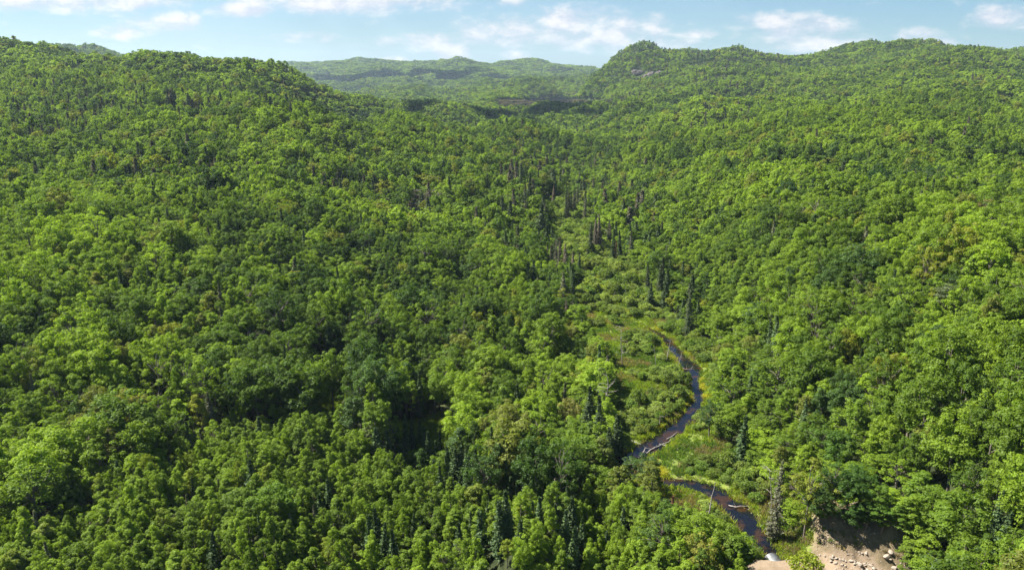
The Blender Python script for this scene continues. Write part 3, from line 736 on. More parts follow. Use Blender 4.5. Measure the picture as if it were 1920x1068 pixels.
# rows of young firs in the middle foreground and scattered ones
r_ = np.random.default_rng(31)
for px, py in [(757, 785), (772, 795), (787, 792), (797, 803), (805, 815), (823, 812), (815, 832), (842, 842), (850, 850), (838, 860), (862, 845), (868, 852), (878, 850), (895, 860), (872, 880), (845, 890), (860, 900), (882, 875), (902, 880), (910, 868), (702, 808), (712, 820), (640, 762), (742, 790), (728, 812),
               (968, 905), (955, 900), (985, 900), (1000, 945), (1012, 940), (1045, 955), (1060, 965), (975, 980), (395, 1010), (545, 745), (480, 790), (458, 800), (790, 985), (810, 1000), (690, 975), (705, 960), (718, 990), (740, 1000), (952, 930), (940, 950), (1010, 870), (1030, 865), (1075, 1000), (1090, 980), (1140, 1000), (1170, 960),
               (470, 870), (600, 930), (615, 905), (220, 870), (350, 800), (860, 985), (900, 970), (795, 850), (810, 868), (825, 880), (965, 740), (950, 715), (980, 720), (930, 650), (1880, 930), (1860, 1000), (1890, 975), (1620, 660), (1555, 690), (1415, 760), (1395, 790)]:
    H = float(r_.uniform(5.5, 9)); x, y = hit(px, py, H)
    H *= 1.15; cr = H * float(r_.uniform(.17, .23)); put('fir', x, y, H, cr, np.array([.062, .100, .036]) * r_.uniform(.75, 1.25), 0, (px, py)); occupy(x, y, cr * 1.7)
for px, py, H in [(600, 612, 8), (482, 618, 9), (462, 640, 8), (310, 735, 8), (295, 745, 9), (335, 672, 8), (350, 668, 8), (160, 770, 8), (235, 725, 6), (942, 612, 8), (925, 640, 7), (1190, 348, 8), (280, 650, 7), (1275, 375, 8), (1820, 405, 8), (795, 352, 12), (815, 350, 12), (1005, 400, 10), (520, 640, 8), (700, 280, 9), (120, 800, 8), (60, 830, 8), (380, 690, 8), (410, 650, 9), (205, 745, 7), (268, 720, 7), (640, 610, 8), (975, 620, 8), (1010, 590, 8), (1505, 400, 8), (1240, 400, 8), (1700, 430, 8)]:
    x, y = hit(px, py, H); put('bare', x, y, H, H * .3, (0, 0, 0), 0, (px, py)); occupy(x, y, 1.6)

def opens_view(x, y, H, cr, g):
    """how tall a tree may be so that it does not stand before the creek meadow or the cut bank"""
    for k in range(7):
        bad = False
        for sx in (-.7, 0, .7):
            X_, Z_ = x + sx * cr, g + H * (1 if sx == 0 else .8)
            t = (CAM_Z - .5) / max(CAM_Z - Z_, 1); hx, hy = X_ * t, y * t
            if MB[0] < hx < MB[1] and MB[2] < hy < MB[3]:
                q1, q2 = np.array([hx]), np.array([hy])
                if y < 99 and poly_dist(OPENG, q1, q2)[0] < -.4: bad = True; break
                t3 = (CAM_Z - CLZ) / max(CAM_Z - Z_, 1); q3, q4 = np.array([x + (hx / t - x) * 0 + 0]) * t3, np.array([y * t3])
                if min(poly_dist(CLEAR, q3, q4)[0], poly_dist(CLEAR2, q3, q4)[0]) < -.8 and min(poly_dist(CLEAR, np.array([x]), np.array([y]))[0], poly_dist(CLEAR2, np.array([x]), np.array([y]))[0]) > 0: bad = True; break
                if poly_dist(MARSH, q1, q2)[0] < -1.0 and poly_dist(MARSH, np.array([x]), np.array([y]))[0] > 0: bad = True; break
        if not bad: return H
        H *= .8; cr *= .9
    return 0
CLZ = float(ground_z(*np.array(CLEAR + CLEAR2).mean(0))[0])
OPENG = [flat_pt(a, b, 2.5) for a, b in [(1425, 1038), (1480, 1020), (1530, 985), (1640, 968), (1685, 985), (1705, 1040), (1695, 1085), (1430, 1085)]]
_m = np.array(MARSH + OPENG + CLEAR + CLEAR2); MB = (_m[:, 0].min(), _m[:, 0].max(), _m[:, 1].min(), _m[:, 1].max())

def near_fill():
    r = np.random.default_rng(11)
    N = 70000
    yy = np.sqrt(r.uniform(62 ** 2, 335 ** 2, N)); xx = r.uniform(-.86, .86, N) * yy
    keep = np.hypot(xx, yy) > 62
    xx, yy = xx[keep], yy[keep]
    z, marsh, wet, sand, dirt, clr = fields(xx, yy)
    px, py = project(xx, yy, z + 8)
    young = in_poly(YOUNG_PX, px, py)
    ok = (marsh < .35) & (wet > 1.2) & (sand < .05) & (dirt < .05) & (clr < .3) & ~((xx > 33) & (xx < 60) & (yy < 103) & (yy > 90)) & ~((xx > 41) & (xx < 58) & (yy < 112.5) & (yy > 95))
    gd = np.minimum(poly_dist(MARSH, xx, yy), 99)
    stand = .52 + .95 * fbm(xx / 26, yy / 26, 99, 2); con = fbm(xx / 22, yy / 22, 77, 2); bdist = poly_dist(BANK, xx, yy)
    lowy = fbm(xx / 30, yy / 30, 55, 2)
    col = tree_colour(xx, yy, px, py, r, None)
    for i in np.nonzero(ok)[0]:
        u = r.random(); x, y = xx[i], yy[i]
        if young[i]:
            if u < .72: kind = 'birch'; H = r.uniform(5.0, 9.0); cr = r.uniform(1.0, 1.8)
            elif u < .93: kind = 'maple'; H = r.uniform(5.5, 9.5); cr = r.uniform(1.4, 2.6)
            else: kind = 'fir'; H = r.uniform(4.5, 8); cr = H * .15
        else:
            edge = gd[i] < 14
            pc = .035 + .35 * sstep(np.array(con[i]), .62, .75) * (edge or (850 < px[i] < 1150))
            cv = 940 < px[i] < 1230 and py[i] < 600
            if u < pc + (.10 if cv else 0): kind = 'spruce'; H = r.uniform(8, 14.5); cr = r.uniform(1.7, 2.6)
            elif u < .22 + .35 * (lowy[i] > .58): kind = 'birch'; H = r.uniform(10, 14.5); cr = r.uniform(1.8, 2.7)
            else: kind = 'maple'; q_ = r.beta(2, 2.4); H = (8.5 + 10 * q_) * stand[i]; cr = (2.0 + 3.6 * q_) * stand[i] ** .5
            if edge and kind != 'spruce': H *= .72
            bd = bdist[i]
            if bd < 14: H *= .38 + .044 * bd; cr *= .8
        if occupied(x, y, cr): continue
        if y < 336 and -45 < x < 75:
            h2 = opens_view(x, y, H, cr, z[i])
            if h2 < 4.0: continue
            cr *= (h2 / H) ** .6; H = h2
        c = col[i]
        if kind in ('spruce', 'fir'): c = (np.array(SPR) if r.random() < .7 else np.array(SPRG) * .8) * r.uniform(1.0, 1.8)
        if young[i] and kind != 'fir': c = c * .55 + LIME * .42
        occupy(x, y, cr); put(kind, x, y, H, cr, c, 0 if y < 300 else 1)
near_fill()

def shrub_fill():
    r = np.random.default_rng(13)
    N = 30000
    xs = np.array([p[0] for p in MARSH]); ys = np.array([p[1] for p in MARSH])
    xx = r.uniform(xs.min() - 5, xs.max() + 5, N); yy = r.uniform(ys.min() - 5, ys.max() + 5, N)
    z, marsh, wet, sand, dirt, clr = fields(xx, yy)
    px, py = project(xx, yy, z + 1)
    dens = fbm(xx / 9, yy / 9, 88, 3)
    upper = py < 800
    openp = np.where(py < 570, .30, np.where(upper, .45, .55))
    sc = {}
    for i in range(N):
        if marsh[i] < .5 or wet[i] < (1.5 if upper[i] else 2.0) or sand[i] > .05 or dirt[i] > .1 or dens[i] < openp[i]: continue
        if not upper[i] and px[i] > 1440: continue
        cr = r.uniform(.8, 2.3) * (1 if upper[i] else .75) * (1.45 if py[i] < 570 else 1)
        x, y = xx[i], yy[i]; b = (int(x // 3), int(y // 3)); bad = False
        for a in range(b[0] - 1, b[0] + 2):
            for c in range(b[1] - 1, b[1] + 2):
                for (u, v, q) in sc.get((a, c), ()):
                    if math.hypot(u - x, v - y) < (q + cr) * .56: bad = True
        if bad or occupied(x, y, cr * .3): continue
        tt = CAM_Z / (CAM_Z - cr * 1.3 - .5)
        if creek_dist(np.array([x * tt]), np.array([y * tt]))[0] < .3: continue
        sc.setdefault(b, []).append((x, y, cr))
        t = r.random(); col = np.array((.14, .215, .040)) * (1 - t) + np.array((.25, .31, .075)) * t
        put('shrub', x, y, cr * r.uniform(.9, 2.1), cr, col * r.uniform(.65, 1.15), 0)
shrub_fill()

OUTCROPS = []
for px, py, w_ in [(1222, 141, 20), (1196, 133, 15), (1356, 131, 18), (1366, 118, 13), (1240, 134, 13)]:
    x, y = hit(px, py, 8); OUTCROPS.append((x, y, w_, w_ * .55))
FAR = []   # kind, x, y, H, cr, col, lod
def far_fill(r0, r1, sp, lod, mul):
    r = np.random.default_rng(int(r0))
    nx = int(2 * .9 * r1 / sp); g = np.arange(-nx // 2, nx // 2 + 1) * sp
    ny = np.arange(r0 * .6, r1, sp * .866)
    X, Y = np.meshgrid(g, ny); X = X + (np.arange(len(ny)) % 2)[:, None] * sp / 2
    X = X.ravel() + r.uniform(-.42, .42, X.size) * sp; Y = Y.ravel() + r.uniform(-.42, .42, X.size) * sp
    rr = np.hypot(X, Y); az = np.arctan2(X, Y)
    k = (Y >= r0) & (Y < r1) & (np.abs(X / Y) < .84)
    X, Y = X[k], Y[k]
    z, marsh, *_ = fields(X, Y)
    k = marsh < .3
    for (ox, oy, orad, oh) in OUTCROPS: k &= np.hypot(X - ox, (Y - oy) * .6 + 6) > orad * .8
    X, Y, z = X[k], Y[k], z[k]
    px, py = project(X, Y, z + 8)
    con = fbm(X / 90, Y / 90, 61, 3); u = r.uniform(0, 1, len(X))
    pc = .025 + .26 * sstep(con, .57, .70)
    pc = np.where((px > 940) & (px < 1220) & (py > 270) & (py < 500), pc + .09, pc)
    pc = np.where((px > 0) & (px < 620) & (py > 165) & (py < 215), pc + .2, pc)
    pc = np.where((px > 1120) & (px < 1480) & (py < 150), pc + .25, pc)
    mar = (px > 930) & (px < 1200) & (py > 184) & (py < 203) & (Y > 1400)
    isc = u < pc
    col = tree_colour(X, Y, px, py, r, None)
    colc = np.array([.080, .105, .048]) * r.uniform(.75, 1.5, len(X))[:, None]
    grey = r.uniform(0, 1, len(X)) < .35
    colc = np.where(grey[:, None], np.array([.135, .122, .085]), colc)
    col = np.where(isc[:, None], colc, col)
    col = np.where(mar[:, None], np.array([.14, .12, .07]), col)
    stand = .7 + .6 * fbm(X / 45, Y / 45, 97, 3)
    hs = r.uniform(.72, 1.22, len(X)) * mul * stand
    cval = (px > 930) & (px < 1230) & (py > 300) & (py < 520)
    H = np.where(isc, 13.5 + 1.0 * cval, 13.5 - 2.5 * cval) * hs; cr = np.where(isc, 3.2 * mul * r.uniform(.7, 1.25, len(X)), sp * .62 * r.uniform(.6, 1.3, len(X)))
    if lod == 3: H = 13 * r.uniform(.85, 1.2, len(X))
    H = np.where(mar, H * .35, H)
    nr = Y < 470
    if nr.any():
        t = (CAM_Z - .5) / (CAM_Z - z - H); blk = np.zeros(len(X), bool)
        blk[nr] = poly_dist(MARSH, X[nr] * t[nr], Y[nr] * t[nr]) < -1
        H = np.where(blk & ~isc, 4.5, H); cr = np.where(blk & ~isc, cr * .6, cr)
    for i in range(len(X)):
        FAR.append(('spruce' if isc[i] else ('birch' if lod == 1 and u[i] > .82 else 'maple'), X[i], Y[i], H[i], cr[i] if not (lod == 1 and u[i] > .82) else cr[i] * .7, col[i], lod, z[i]))
far_fill(335, 760, 6.7, 1, 1.0)
far_fill(760, 1750, 8.0, 2, 1.0)
far_fill(1750, 3400, 10.5, 2, 1.25)
far_fill(3400, 6300, 17, 3, 1.2)

# ------------------------------------------------------------------ individuals and the rest as stuff
TX = np.array(T_x); TY = np.array(T_y); TZ = ground_z(TX, TY)
TPX, TPY = project(TX, TY, TZ + np.array(T_H) * .6)
NAME = {'maple': 'broadleaf_tree', 'birch': 'broadleaf_tree', 'spruce': 'spruce_tree', 'fir': 'spruce_tree', 'deadspruce': 'dead_spruce', 'pine': 'pine_tree', 'bare': 'bare_tree', 'shrub': 'willow_shrub'}
LIMIT = {'broadleaf_tree': 300, 'spruce_tree': 200, 'dead_spruce': 100, 'pine_tree': 60, 'bare_tree': 60, 'willow_shrub': 240}
score = np.array([(T_cr[i] * T_H[i]) ** .5 / TY[i] * (3 if T_special[i] else 1) for i in range(len(TX))])
inside = (TPX > 8) & (TPX < 1912) & (TPY > 0) & (TPY < 1058)
INDIV = {}
for nm in set(NAME.values()):
    ids = [i for i in range(len(TX)) if NAME[T_kind[i]] == nm and inside[i]]
    ids.sort(key=lambda i: -score[i])
    INDIV[nm] = ids[:LIMIT[nm]]
indiv_set = {i for v in INDIV.values() for i in v}

CACHE = {}
def two_of(kind, v):
    if (kind, v) not in CACHE:
        H, cr, parts, lm, bm = FORMS[(kind, 0)][v]
        CACHE[(kind, v)] = as_two(NAME[kind], parts, lm, bm) if lm else (None, mk_mesh('bare_tree', parts[0], [(parts[1], 0)], [bm]))
    return CACHE[(kind, v)]

LAND = [((1448, 1045), 'the culvert pipe'), ((1630, 1010), 'the bare dirt bank'), ((1290, 750), 'the yellow flowers by the creek'), ((1205, 870), 'the creek bend'), ((1140, 740), 'the crooked white snag'), ((870, 870), 'the young fir thicket'), ((605, 730), 'the small grassy clearing'),
        ((600, 620), 'the grey gully tree'), ((230, 760), 'the big yellowish maple'), ((510, 940), 'the round green maple'), ((640, 280), 'the dark pine clump'), ((1115, 440), 'the brown dead spruces'), ((1780, 580), 'the lone pale pine'), ((1242, 530), 'the tall marsh spruce'), ((1300, 1010), 'the golden creekside maple'), ((1405, 750), 'the marsh edge spruce')]
ORD = ['', 'second', 'third', 'fourth', 'fifth', 'sixth', 'seventh', 'eighth', 'ninth', 'tenth', 'eleventh', 'twelfth', 'thirteenth', 'fourteenth', 'fifteenth', 'sixteenth', 'seventeenth', 'eighteenth', 'nineteenth', 'twentieth']
def ordinal(k):
    if k < 20: return ORD[k]
    t = ['twenty', 'thirty', 'forty', 'fifty', 'sixty', 'seventy', 'eighty', 'ninety'][(k + 1) // 10 - 2]; u = (k + 1) % 10
    if u == 0: return t[:-1] + 'ieth'
    return t + '-' + ['first', 'second', 'third', 'fourth', 'fifth', 'sixth', 'seventh', 'eighth', 'ninth'][u - 1]
def tone(c, kind):
    s = c[1]
    if kind == 'deadspruce': return 'reddish dead' if c[0] > .15 else ('brown dead' if c[0] > .095 else ('grey dead' if c[0] > .05 else 'dark dying'))
    if kind in ('spruce', 'fir'): return 'reddish' if c[0] > .15 else ('bluish dark' if c[1] < .06 else 'dark green')
    if kind == 'pine': return 'pale green' if c[1] > .1 else 'dark'
    if kind == 'bare': return 'leafless grey'
    if kind == 'shrub': return 'lime' if c[1] > .2 else ('pale green' if c[1] > .145 else 'mid green')
    if c[0] > c[1] * .85: return 'golden green'
    return 'lime green' if s > .165 else ('fresh green' if s > .125 else ('mid green' if s > .095 else 'dark green'))
NOUN = {'maple': 'broad round leafy tree', 'birch': 'narrow upright leafy tree', 'spruce': 'spruce', 'fir': 'narrow young fir', 'deadspruce': 'spruce', 'pine': 'layered pine', 'bare': 'twiggy tree', 'shrub': 'domed willow shrub'}
GROUP = {'broadleaf_tree': 'broadleaf trees of the forest', 'spruce_tree': 'spruces and firs among the leafy trees', 'dead_spruce': 'dead and dying spruces by the marsh', 'pine_tree': 'tall pines on the slope', 'bare_tree': 'leafless trees in the forest', 'willow_shrub': 'willow shrubs in the creek meadow'}
def make_labels():
    buckets = {}
    for nm, ids in INDIV.items():
        for i in ids:
            best = min(range(len(LAND)), key=lambda j: (LAND[j][0][0] - TPX[i]) ** 2 + (LAND[j][0][1] - TPY[i]) ** 2)
            d = math.hypot(LAND[best][0][0] - TPX[i], LAND[best][0][1] - TPY[i])
            above = 'above' if TPY[i] < LAND[best][0][1] else 'below'
            key = (tone(T_col[i], T_kind[i]) + ' ' + NOUN[T_kind[i]], above, best)
            buckets.setdefault(key, []).append((d, i))
    out = {}
    for (what, above, b), v in buckets.items():
        v.sort()
        for k, (d, i) in enumerate(v):
            o_ = ordinal(k); o_ = (o_ + ' nearest one') if k else 'nearest one'
            out[i] = '%s, %s %s %s' % (what, o_, above, LAND[b][1])
    return out
LABELS = make_labels()
OVERRIDE = {(1525, 858): 'golden green maple with a thin pale trunk, standing beside the bare dirt bank', (1780, 532): 'lone pale green pine with open layers, high on the sunny leafy slope',
            (1242, 482): 'tall thin spruce with drooping greyish boughs at the upper marsh edge', (1466, 862): 'grey dead spruce standing at the meadow edge above the culvert pipe', (1377, 705): 'slim reddish brown dead spruce at the marsh edge',
            (1262, 930): 'small rusty red dead fir beside the lower creek', (230, 730): 'big yellowish maple standing out above the shaded gully', (510, 905): 'round bright green maple casting deep shade near the lower edge',
            (1320, 1000): 'golden maple just below the lower creek reach', (1512, 1040): 'lime green bush growing at the edge of the sandy track', (600, 612): 'leafless grey tree in the gully above the small grassy clearing'}
root_cache = {}
for nm, ids in INDIV.items():
    for i in ids:
        kind = T_kind[i]; forms = FORMS[(kind, 0)]
        v = int(_h(np.array([int(TX[i] * 10)]), np.array([int(TY[i] * 10)]), 5)[0] * len(forms)) % len(forms)
        H0, cr0 = forms[v][:2]; crown, trunk = two_of(kind, v)
        rot = (random.uniform(-.05, .05), random.uniform(-.05, .05), random.uniform(0, 6.28))
        loc = (TX[i], TY[i], TZ[i] - .1); scl = (T_cr[i] / cr0, T_cr[i] / cr0, T_H[i] / H0)
        if crown is None: o = bpy.data.objects.new(nm, trunk)
        else: o = bpy.data.objects.new(nm, None); o.empty_display_size = .5
        COL.objects.link(o); o.location = loc; o.rotation_euler = rot; o.scale = scl
        lab = OVERRIDE.get(T_special[i]) or LABELS[i]
        tag(o, lab, {'willow_shrub': 'shrub'}.get(nm, 'tree'), GROUP[nm])
        if crown is not None:
            c = bpy.data.objects.new('crown', crown); COL.objects.link(c); c.parent = o; c['col'] = list(T_col[i])
            t = bpy.data.objects.new('stems' if nm == 'willow_shrub' else 'trunk', trunk); COL.objects.link(t); t.parent = o

# the uncountable rest of the forest: one object for each kind
def scatter(name, items, label, cat):
    """items: (form key kind, lod, x, y, z, H, cr, col)"""
    col_ = bpy.data.collections.new(name + '_forms'); order = {}
    keys = sorted({(it[0], it[1]) for it in items})
    idx0 = {}; n_ = 0
    for kd, lod in keys:
        fl = FORMS[(kd, lod)]; idx0[(kd, lod)] = (n_, fl)
        for v, (H, cr, parts, lm, bm) in enumerate(fl):
            me = as_one(name, parts, lm, bm) if lm else mk_mesh(name, parts[0], [(parts[1], 0)], [bm])
            so = bpy.data.objects.new('form_%03d' % n_, me); col_.objects.link(so); n_ += 1
    r = np.random.default_rng(len(items)); N = len(items)
    P = np.array([(it[2], it[3], it[4]) for it in items], np.float32)
    vi = r.integers(0, 1000, N); idx = np.zeros(N, np.int32); sc = np.zeros((N, 3), np.float32); cc = np.array([it[7] for it in items], np.float32)
    for j, it in enumerate(items):
        base, fl = idx0[(it[0], it[1])]; v = vi[j] % len(fl); idx[j] = base + v
        sc[j] = (it[6] / fl[v][1], it[6] / fl[v][1], it[5] / fl[v][0])
    rot = np.c_[r.uniform(-.05, .05, N), r.uniform(-.05, .05, N), r.uniform(0, 6.28, N)].astype(np.float32)
    me = bpy.data.meshes.new(name); me.vertices.add(N); me.vertices.foreach_set('co', P.ravel())
    for nm_, ty, data in (('rot', 'FLOAT_VECTOR', rot), ('scl', 'FLOAT_VECTOR', sc), ('col', 'FLOAT_VECTOR', cc)):
        a = me.attributes.new(nm_, ty, 'POINT'); a.data.foreach_set('vector', data.ravel())
    a = me.attributes.new('idx', 'INT', 'POINT'); a.data.foreach_set('value', idx)
    o = add_obj(name, me); tag(o, label, cat, kind='stuff')
    g = bpy.data.node_groups.new(name, 'GeometryNodeTree')
    g.interface.new_socket('Geometry', in_out='INPUT', socket_type='NodeSocketGeometry'); g.interface.new_socket('Geometry', in_out='OUTPUT', socket_type='NodeSocketGeometry')
    gi = g.nodes.new('NodeGroupInput'); go = g.nodes.new('NodeGroupOutput'); ip = g.nodes.new('GeometryNodeInstanceOnPoints'); ci = g.nodes.new('GeometryNodeCollectionInfo')
    ci.inputs['Collection'].default_value = col_; ci.inputs['Separate Children'].default_value = True; ci.inputs['Reset Children'].default_value = True
    ip.inputs['Pick Instance'].default_value = True
    def at(nm_, ty):
        x = g.nodes.new('GeometryNodeInputNamedAttribute'); x.data_type = ty; x.inputs[0].default_value = nm_
        return [s for s in x.outputs if s.enabled and s.name == 'Attribute'][0]
    L = g.links
    e2r = g.nodes.new('FunctionNodeEulerToRotation'); L.new(at('rot', 'FLOAT_VECTOR'), e2r.inputs[0])
    L.new(gi.outputs[0], ip.inputs['Points']); L.new(ci.outputs[0], ip.inputs['Instance']); L.new(at('idx', 'INT'), ip.inputs['Instance Index'])
    L.new(e2r.outputs[0], ip.inputs['Rotation']); L.new(at('scl', 'FLOAT_VECTOR'), ip.inputs['Scale']); L.new(ip.outputs[0], go.inputs[0])
    md = o.modifiers.new('scatter', 'NODES'); md.node_group = g
    return o
rest = {'broad': [], 'con': [], 'shrub': []}
for i in range(len(TX)):
    if i in indiv_set: continue
    kd = T_kind[i]; b = 'shrub' if kd == 'shrub' else ('con' if NAME[kd] in ('spruce_tree', 'dead_spruce', 'pine_tree') else 'broad')
    lod = T_lod[i] if (kd, T_lod[i]) in FORMS else 0
    rest[b].append((kd, lod, TX[i], TY[i], TZ[i] - .1, T_H[i], T_cr[i], T_col[i]))
for (kd, x, y, H, cr, c, lod, z) in FAR:
    rest['con' if kd == 'spruce' else 'broad'].append((kd, lod, x, y, z - .1, H, cr, c))
print('ZMAX', max(f[7]+f[4] for f in FAR)); print('TREES', {k: len(v) for k, v in rest.items()}, {k: len(v) for k, v in INDIV.items()})
scatter('broadleaf_forest', rest['broad'], 'continuous green broadleaf forest covering the slopes and far hills', 'forest')
scatter('conifer_forest', rest['con'], 'dark spruces scattered through the broadleaf forest and on the hilltops', 'forest')
if rest['shrub']: scatter('willow_thicket', rest['shrub'], 'dense low willow thicket filling the upper creek marsh', 'thicket')


# ------------------------------------------------------------------ meadow plants
def meadow():
    r = np.random.default_rng(5)
    forms = []
    for s_ in range(3):
        q = np.random.default_rng(900 + s_); n_ = 26
        c = np.c_[q.normal(0, .22, n_), q.normal(0, .22, n_), q.uniform(.08, .34, n_)]
        nn = q.normal(size=(n_, 3)) * [1, 1, .25]; nn /= np.linalg.norm(nn, axis=1)[:, None]
        up = np.array([0, 0, 1.0]) + q.normal(size=(n_, 3)) * .3; side = np.cross(nn, up); side /= np.linalg.norm(side, axis=1)[:, None]
        h = q.uniform(.18, .34, n_)[:, None]
        V = np.stack([c - up * h, c - side * .045, c + up * h, c + side * .045], 1).reshape(-1, 3)
        TV, TF = tube([(0, 0, -.1), (0, 0, .15)], [.03, .02], 3)
        FORMS.setdefault(('tuft', 0), []).append((.6, .4, (V, np.repeat(q.uniform(0, 1, n_), 4), TV, TF), M_LEAF, M_TWIG))
        n_ = 40
        c = np.c_[q.normal(0, .3, n_), q.normal(0, .3, n_), q.uniform(.3, .5, n_)]; nn = q.normal(size=(n_, 3)) * .4 + [0, 0, 1]; nn /= np.linalg.norm(nn, axis=1)[:, None]
        V = leaf_quads(c, nn, np.full(n_, .07), q)
        FORMS.setdefault(('bloom', 0), []).append((.5, .4, (V, np.repeat(q.uniform(0, 1, n_), 4), TV, TF), M_LEAF, M_TWIG))
    m = np.array(MARSH); N = 60000
    xx = r.uniform(m[:, 0].min() - 6, m[:, 0].max() + 14, N); yy = r.uniform(m[:, 1].min() - 8, 300, N)
    z, marsh, wet, sand, dirt, clr = fields(xx, yy)
    pat = fbm(xx / 5, yy / 5, 71, 3); bigp = fbm(xx / 14, yy / 14, 72, 2)
    keep = ((marsh > .3) & (wet > .25) & (sand < .2) & (dirt < .15)) & (r.uniform(0, 1, N) < .35 + .9 * sstep(pat, .35, .6))
    its = []
    for i in np.nonzero(keep)[0]:
        t = pat[i] + r.normal() * .09
        c = np.array((.24, .20, .105)) if t > .60 else (np.array((.19, .26, .03)) if bigp[i] > .47 else np.array((.11, .18, .03)))
        if wet[i] < 2.0 and r.random() < .5: c = np.array((.25, .31, .03))
        k_ = r.uniform(.6, 1.5)
        its.append(('tuft', 0, xx[i], yy[i], z[i], .6 * k_, .55 * k_, c * r.uniform(.75, 1.2)))
    # grass and low weeds in the clearings and around the young trees
    N = 9000
    for poly in (CLEAR, CLEAR2):
        p = np.array(poly); n_ = 1500
        gx = r.uniform(p[:, 0].min(), p[:, 0].max(), n_); gy = r.uniform(p[:, 1].min(), p[:, 1].max(), n_)
        gz = ground_z(gx, gy); ins = poly_dist(poly, gx, gy) < .5
        for i in np.nonzero(ins)[0]: its.append(('tuft', 0, gx[i], gy[i], gz[i], r.uniform(.5, 1.1), r.uniform(.4, .8), np.array((.19, .26, .04)) * r.uniform(.7, 1.2)))
    # weeds on the verge beside the sandy track and at the foot of the bank
    n_ = 2600; gx = r.uniform(36, 60, n_); gy = r.uniform(99, 114, n_)
    gz, mm, ww, sd, dd, _ = fields(gx, gy)
    ok = (ww > .3) & (sd < .15) & (r.uniform(0, 1, n_) < np.where(dd > .3, .07, .9)) & (fbm(gx / 2.5, gy / 2.5, 91, 2) > np.where(dd > .3, .35, .4))
    for i in np.nonzero(ok)[0]: its.append(('tuft', 0, gx[i], gy[i], gz[i], r.uniform(.3, .8), r.uniform(.35, .7), (np.array((.14, .19, .035)) if r.random() < .7 else np.array((.22, .18, .09))) * r.uniform(.7, 1.15)))
    scatter('marsh_grass', its, 'yellow green marsh grass and tan sedge covering the creek meadow', 'grass')
    its = []
    for px, py, rr_, n_ in [(1291, 749, 1.9, 150), (1279, 757, 1.5, 70), (1316, 728, 1.6, 110), (1311, 717, 1.0, 40), (1322, 745, 1.1, 30), (1216, 872, 1.5, 110), (1228, 879, 1.1, 60), (1240, 888, 1.0, 40), (1204, 803, .8, 30), (1232, 800, .9, 30), (1330, 935, 1.2, 25), (1252, 672, 1.0, 24), (1297, 664, 1.2, 30), (1235, 618, 1.5, 30)]:
        cx, cy_ = hit(px, py, 0)
        for k in range(n_):
            w_ = r.random(); a = r.uniform(0, 6.28); q = abs(r.normal()) * rr_ * .62
            x, y = cx + math.cos(a) * q * 1.15, cy_ + math.sin(a) * q * 1.3
            if creek_dist(np.array([x]), np.array([y]))[0] < .25: continue
            its.append(('bloom', 0, x, y, float(ground_z(x, y)[0]), .55, .5, np.array((.30, .32, .03)) * (1 - w_) + np.array((.50, .44, .02)) * w_))
    scatter('yellow_flowers', its, 'bright yellow marsh flowers in patches on the creek bank', 'flowers')
meadow()

# ------------------------------------------------------------------ snags, poles, logs
def at_depth(px, py, Y):
    d = pix_dir(px, py); return np.array([d[0] / d[1] * Y, Y, CAM_Z + d[2] / d[1] * Y])
def standing(name, base, tops, rad, label, branches=5, group='standing dead trunks in the creek meadow', cat='dead tree', seed=1, spread=1.0):
    r = np.random.default_rng(seed); bx, by = hit(base[0], base[1], 0); g = float(ground_z(bx, by)[0])
    path = [np.array([0, 0, -.4])] + [at_depth(a, b, by) - np.array([bx, by, g]) for a, b in tops]
    path = np.array(path)
    P = np.array([path[0]] + [path[i] + (path[i + 1] - path[i]) * t + (r.normal(size=3) * .05 if t < 1 else 0) for i in range(len(path) - 1) for t in (.33, .66, 1)])
    rads = np.linspace(rad, rad * .35, len(P)); tb = [tube(P, rads, 7)]
    for k in range(branches):
        j = r.integers(len(P) // 3, len(P)); a = r.uniform(0, 6.28); L = r.uniform(.4, 1.5) * spread
        e = P[j] + np.array([math.cos(a) * L, math.sin(a) * L, r.uniform(-.2, .7) * L]); tb.append(tube(limb_path(P[j], e, r, .15, 4), np.linspace(rad * .4, .015, 4), 4))
        if L > .8:
            e2 = e + np.array([math.cos(a + 1) * .5, math.sin(a + 1) * .5, .4]); tb.append(tube([P[j] + (e - P[j]) * .6, e2], [rad * .25, .012], 3))
    V, F_ = merge_tubes(tb)
    o = add_obj(name, mk_mesh(name, V, [(F_, 0)], [M_DEADWOOD], smooth=True), loc=(bx, by, g)); tag(o, label, cat, group)
standing('dead_tree', (1128, 792), [(1129, 765), (1134, 748), (1139, 735), (1140, 715), (1137, 700)], .22, 'crooked pale bleached snag leaning in front of dark spruces', 9, seed=3, spread=2.0)
standing('dead_tree', (1167, 688), [(1165, 650), (1164, 612)], .14, 'tall grey dead tree with short limbs in the upper willow shrubs', 14, seed=4, spread=1.6)
standing('dead_tree', (1249, 680), [(1253, 660), (1257, 637)], .13, 'leaning pale pole with a forked top beside the upper creek', 4, seed=5)
standing('dead_tree', (1270, 690), [(1275, 674), (1279, 658)], .10, 'short leaning bleached pole at the wider creek pool', 2, seed=6)
standing('dead_tree', (1230, 697), [(1229, 672), (1227, 648)], .09, 'thin upright grey pole among willows near the upper creek', 3, seed=7)
standing('dead_tree', (1326, 980), [(1333, 942), (1341, 903)], .13, 'long thin leaning pole standing in the lower creek reeds', 3, seed=8)
standing('dead_tree', (1236, 802), [(1237, 790), (1238, 778)], .10, 'short straight stub of a trunk behind the marsh log', 1, seed=9)
standing('dead_tree', (1448, 970), [(1446, 925), (1443, 880)], .11, 'slender pale dead trunk at the meadow edge near the grey spruce', 10, seed=10, spread=1.2)
standing('dead_tree', (1380, 680), [(1378, 655), (1379, 625)], .10, 'thin pale dead trunk on the forest edge above the marsh', 6, seed=12)
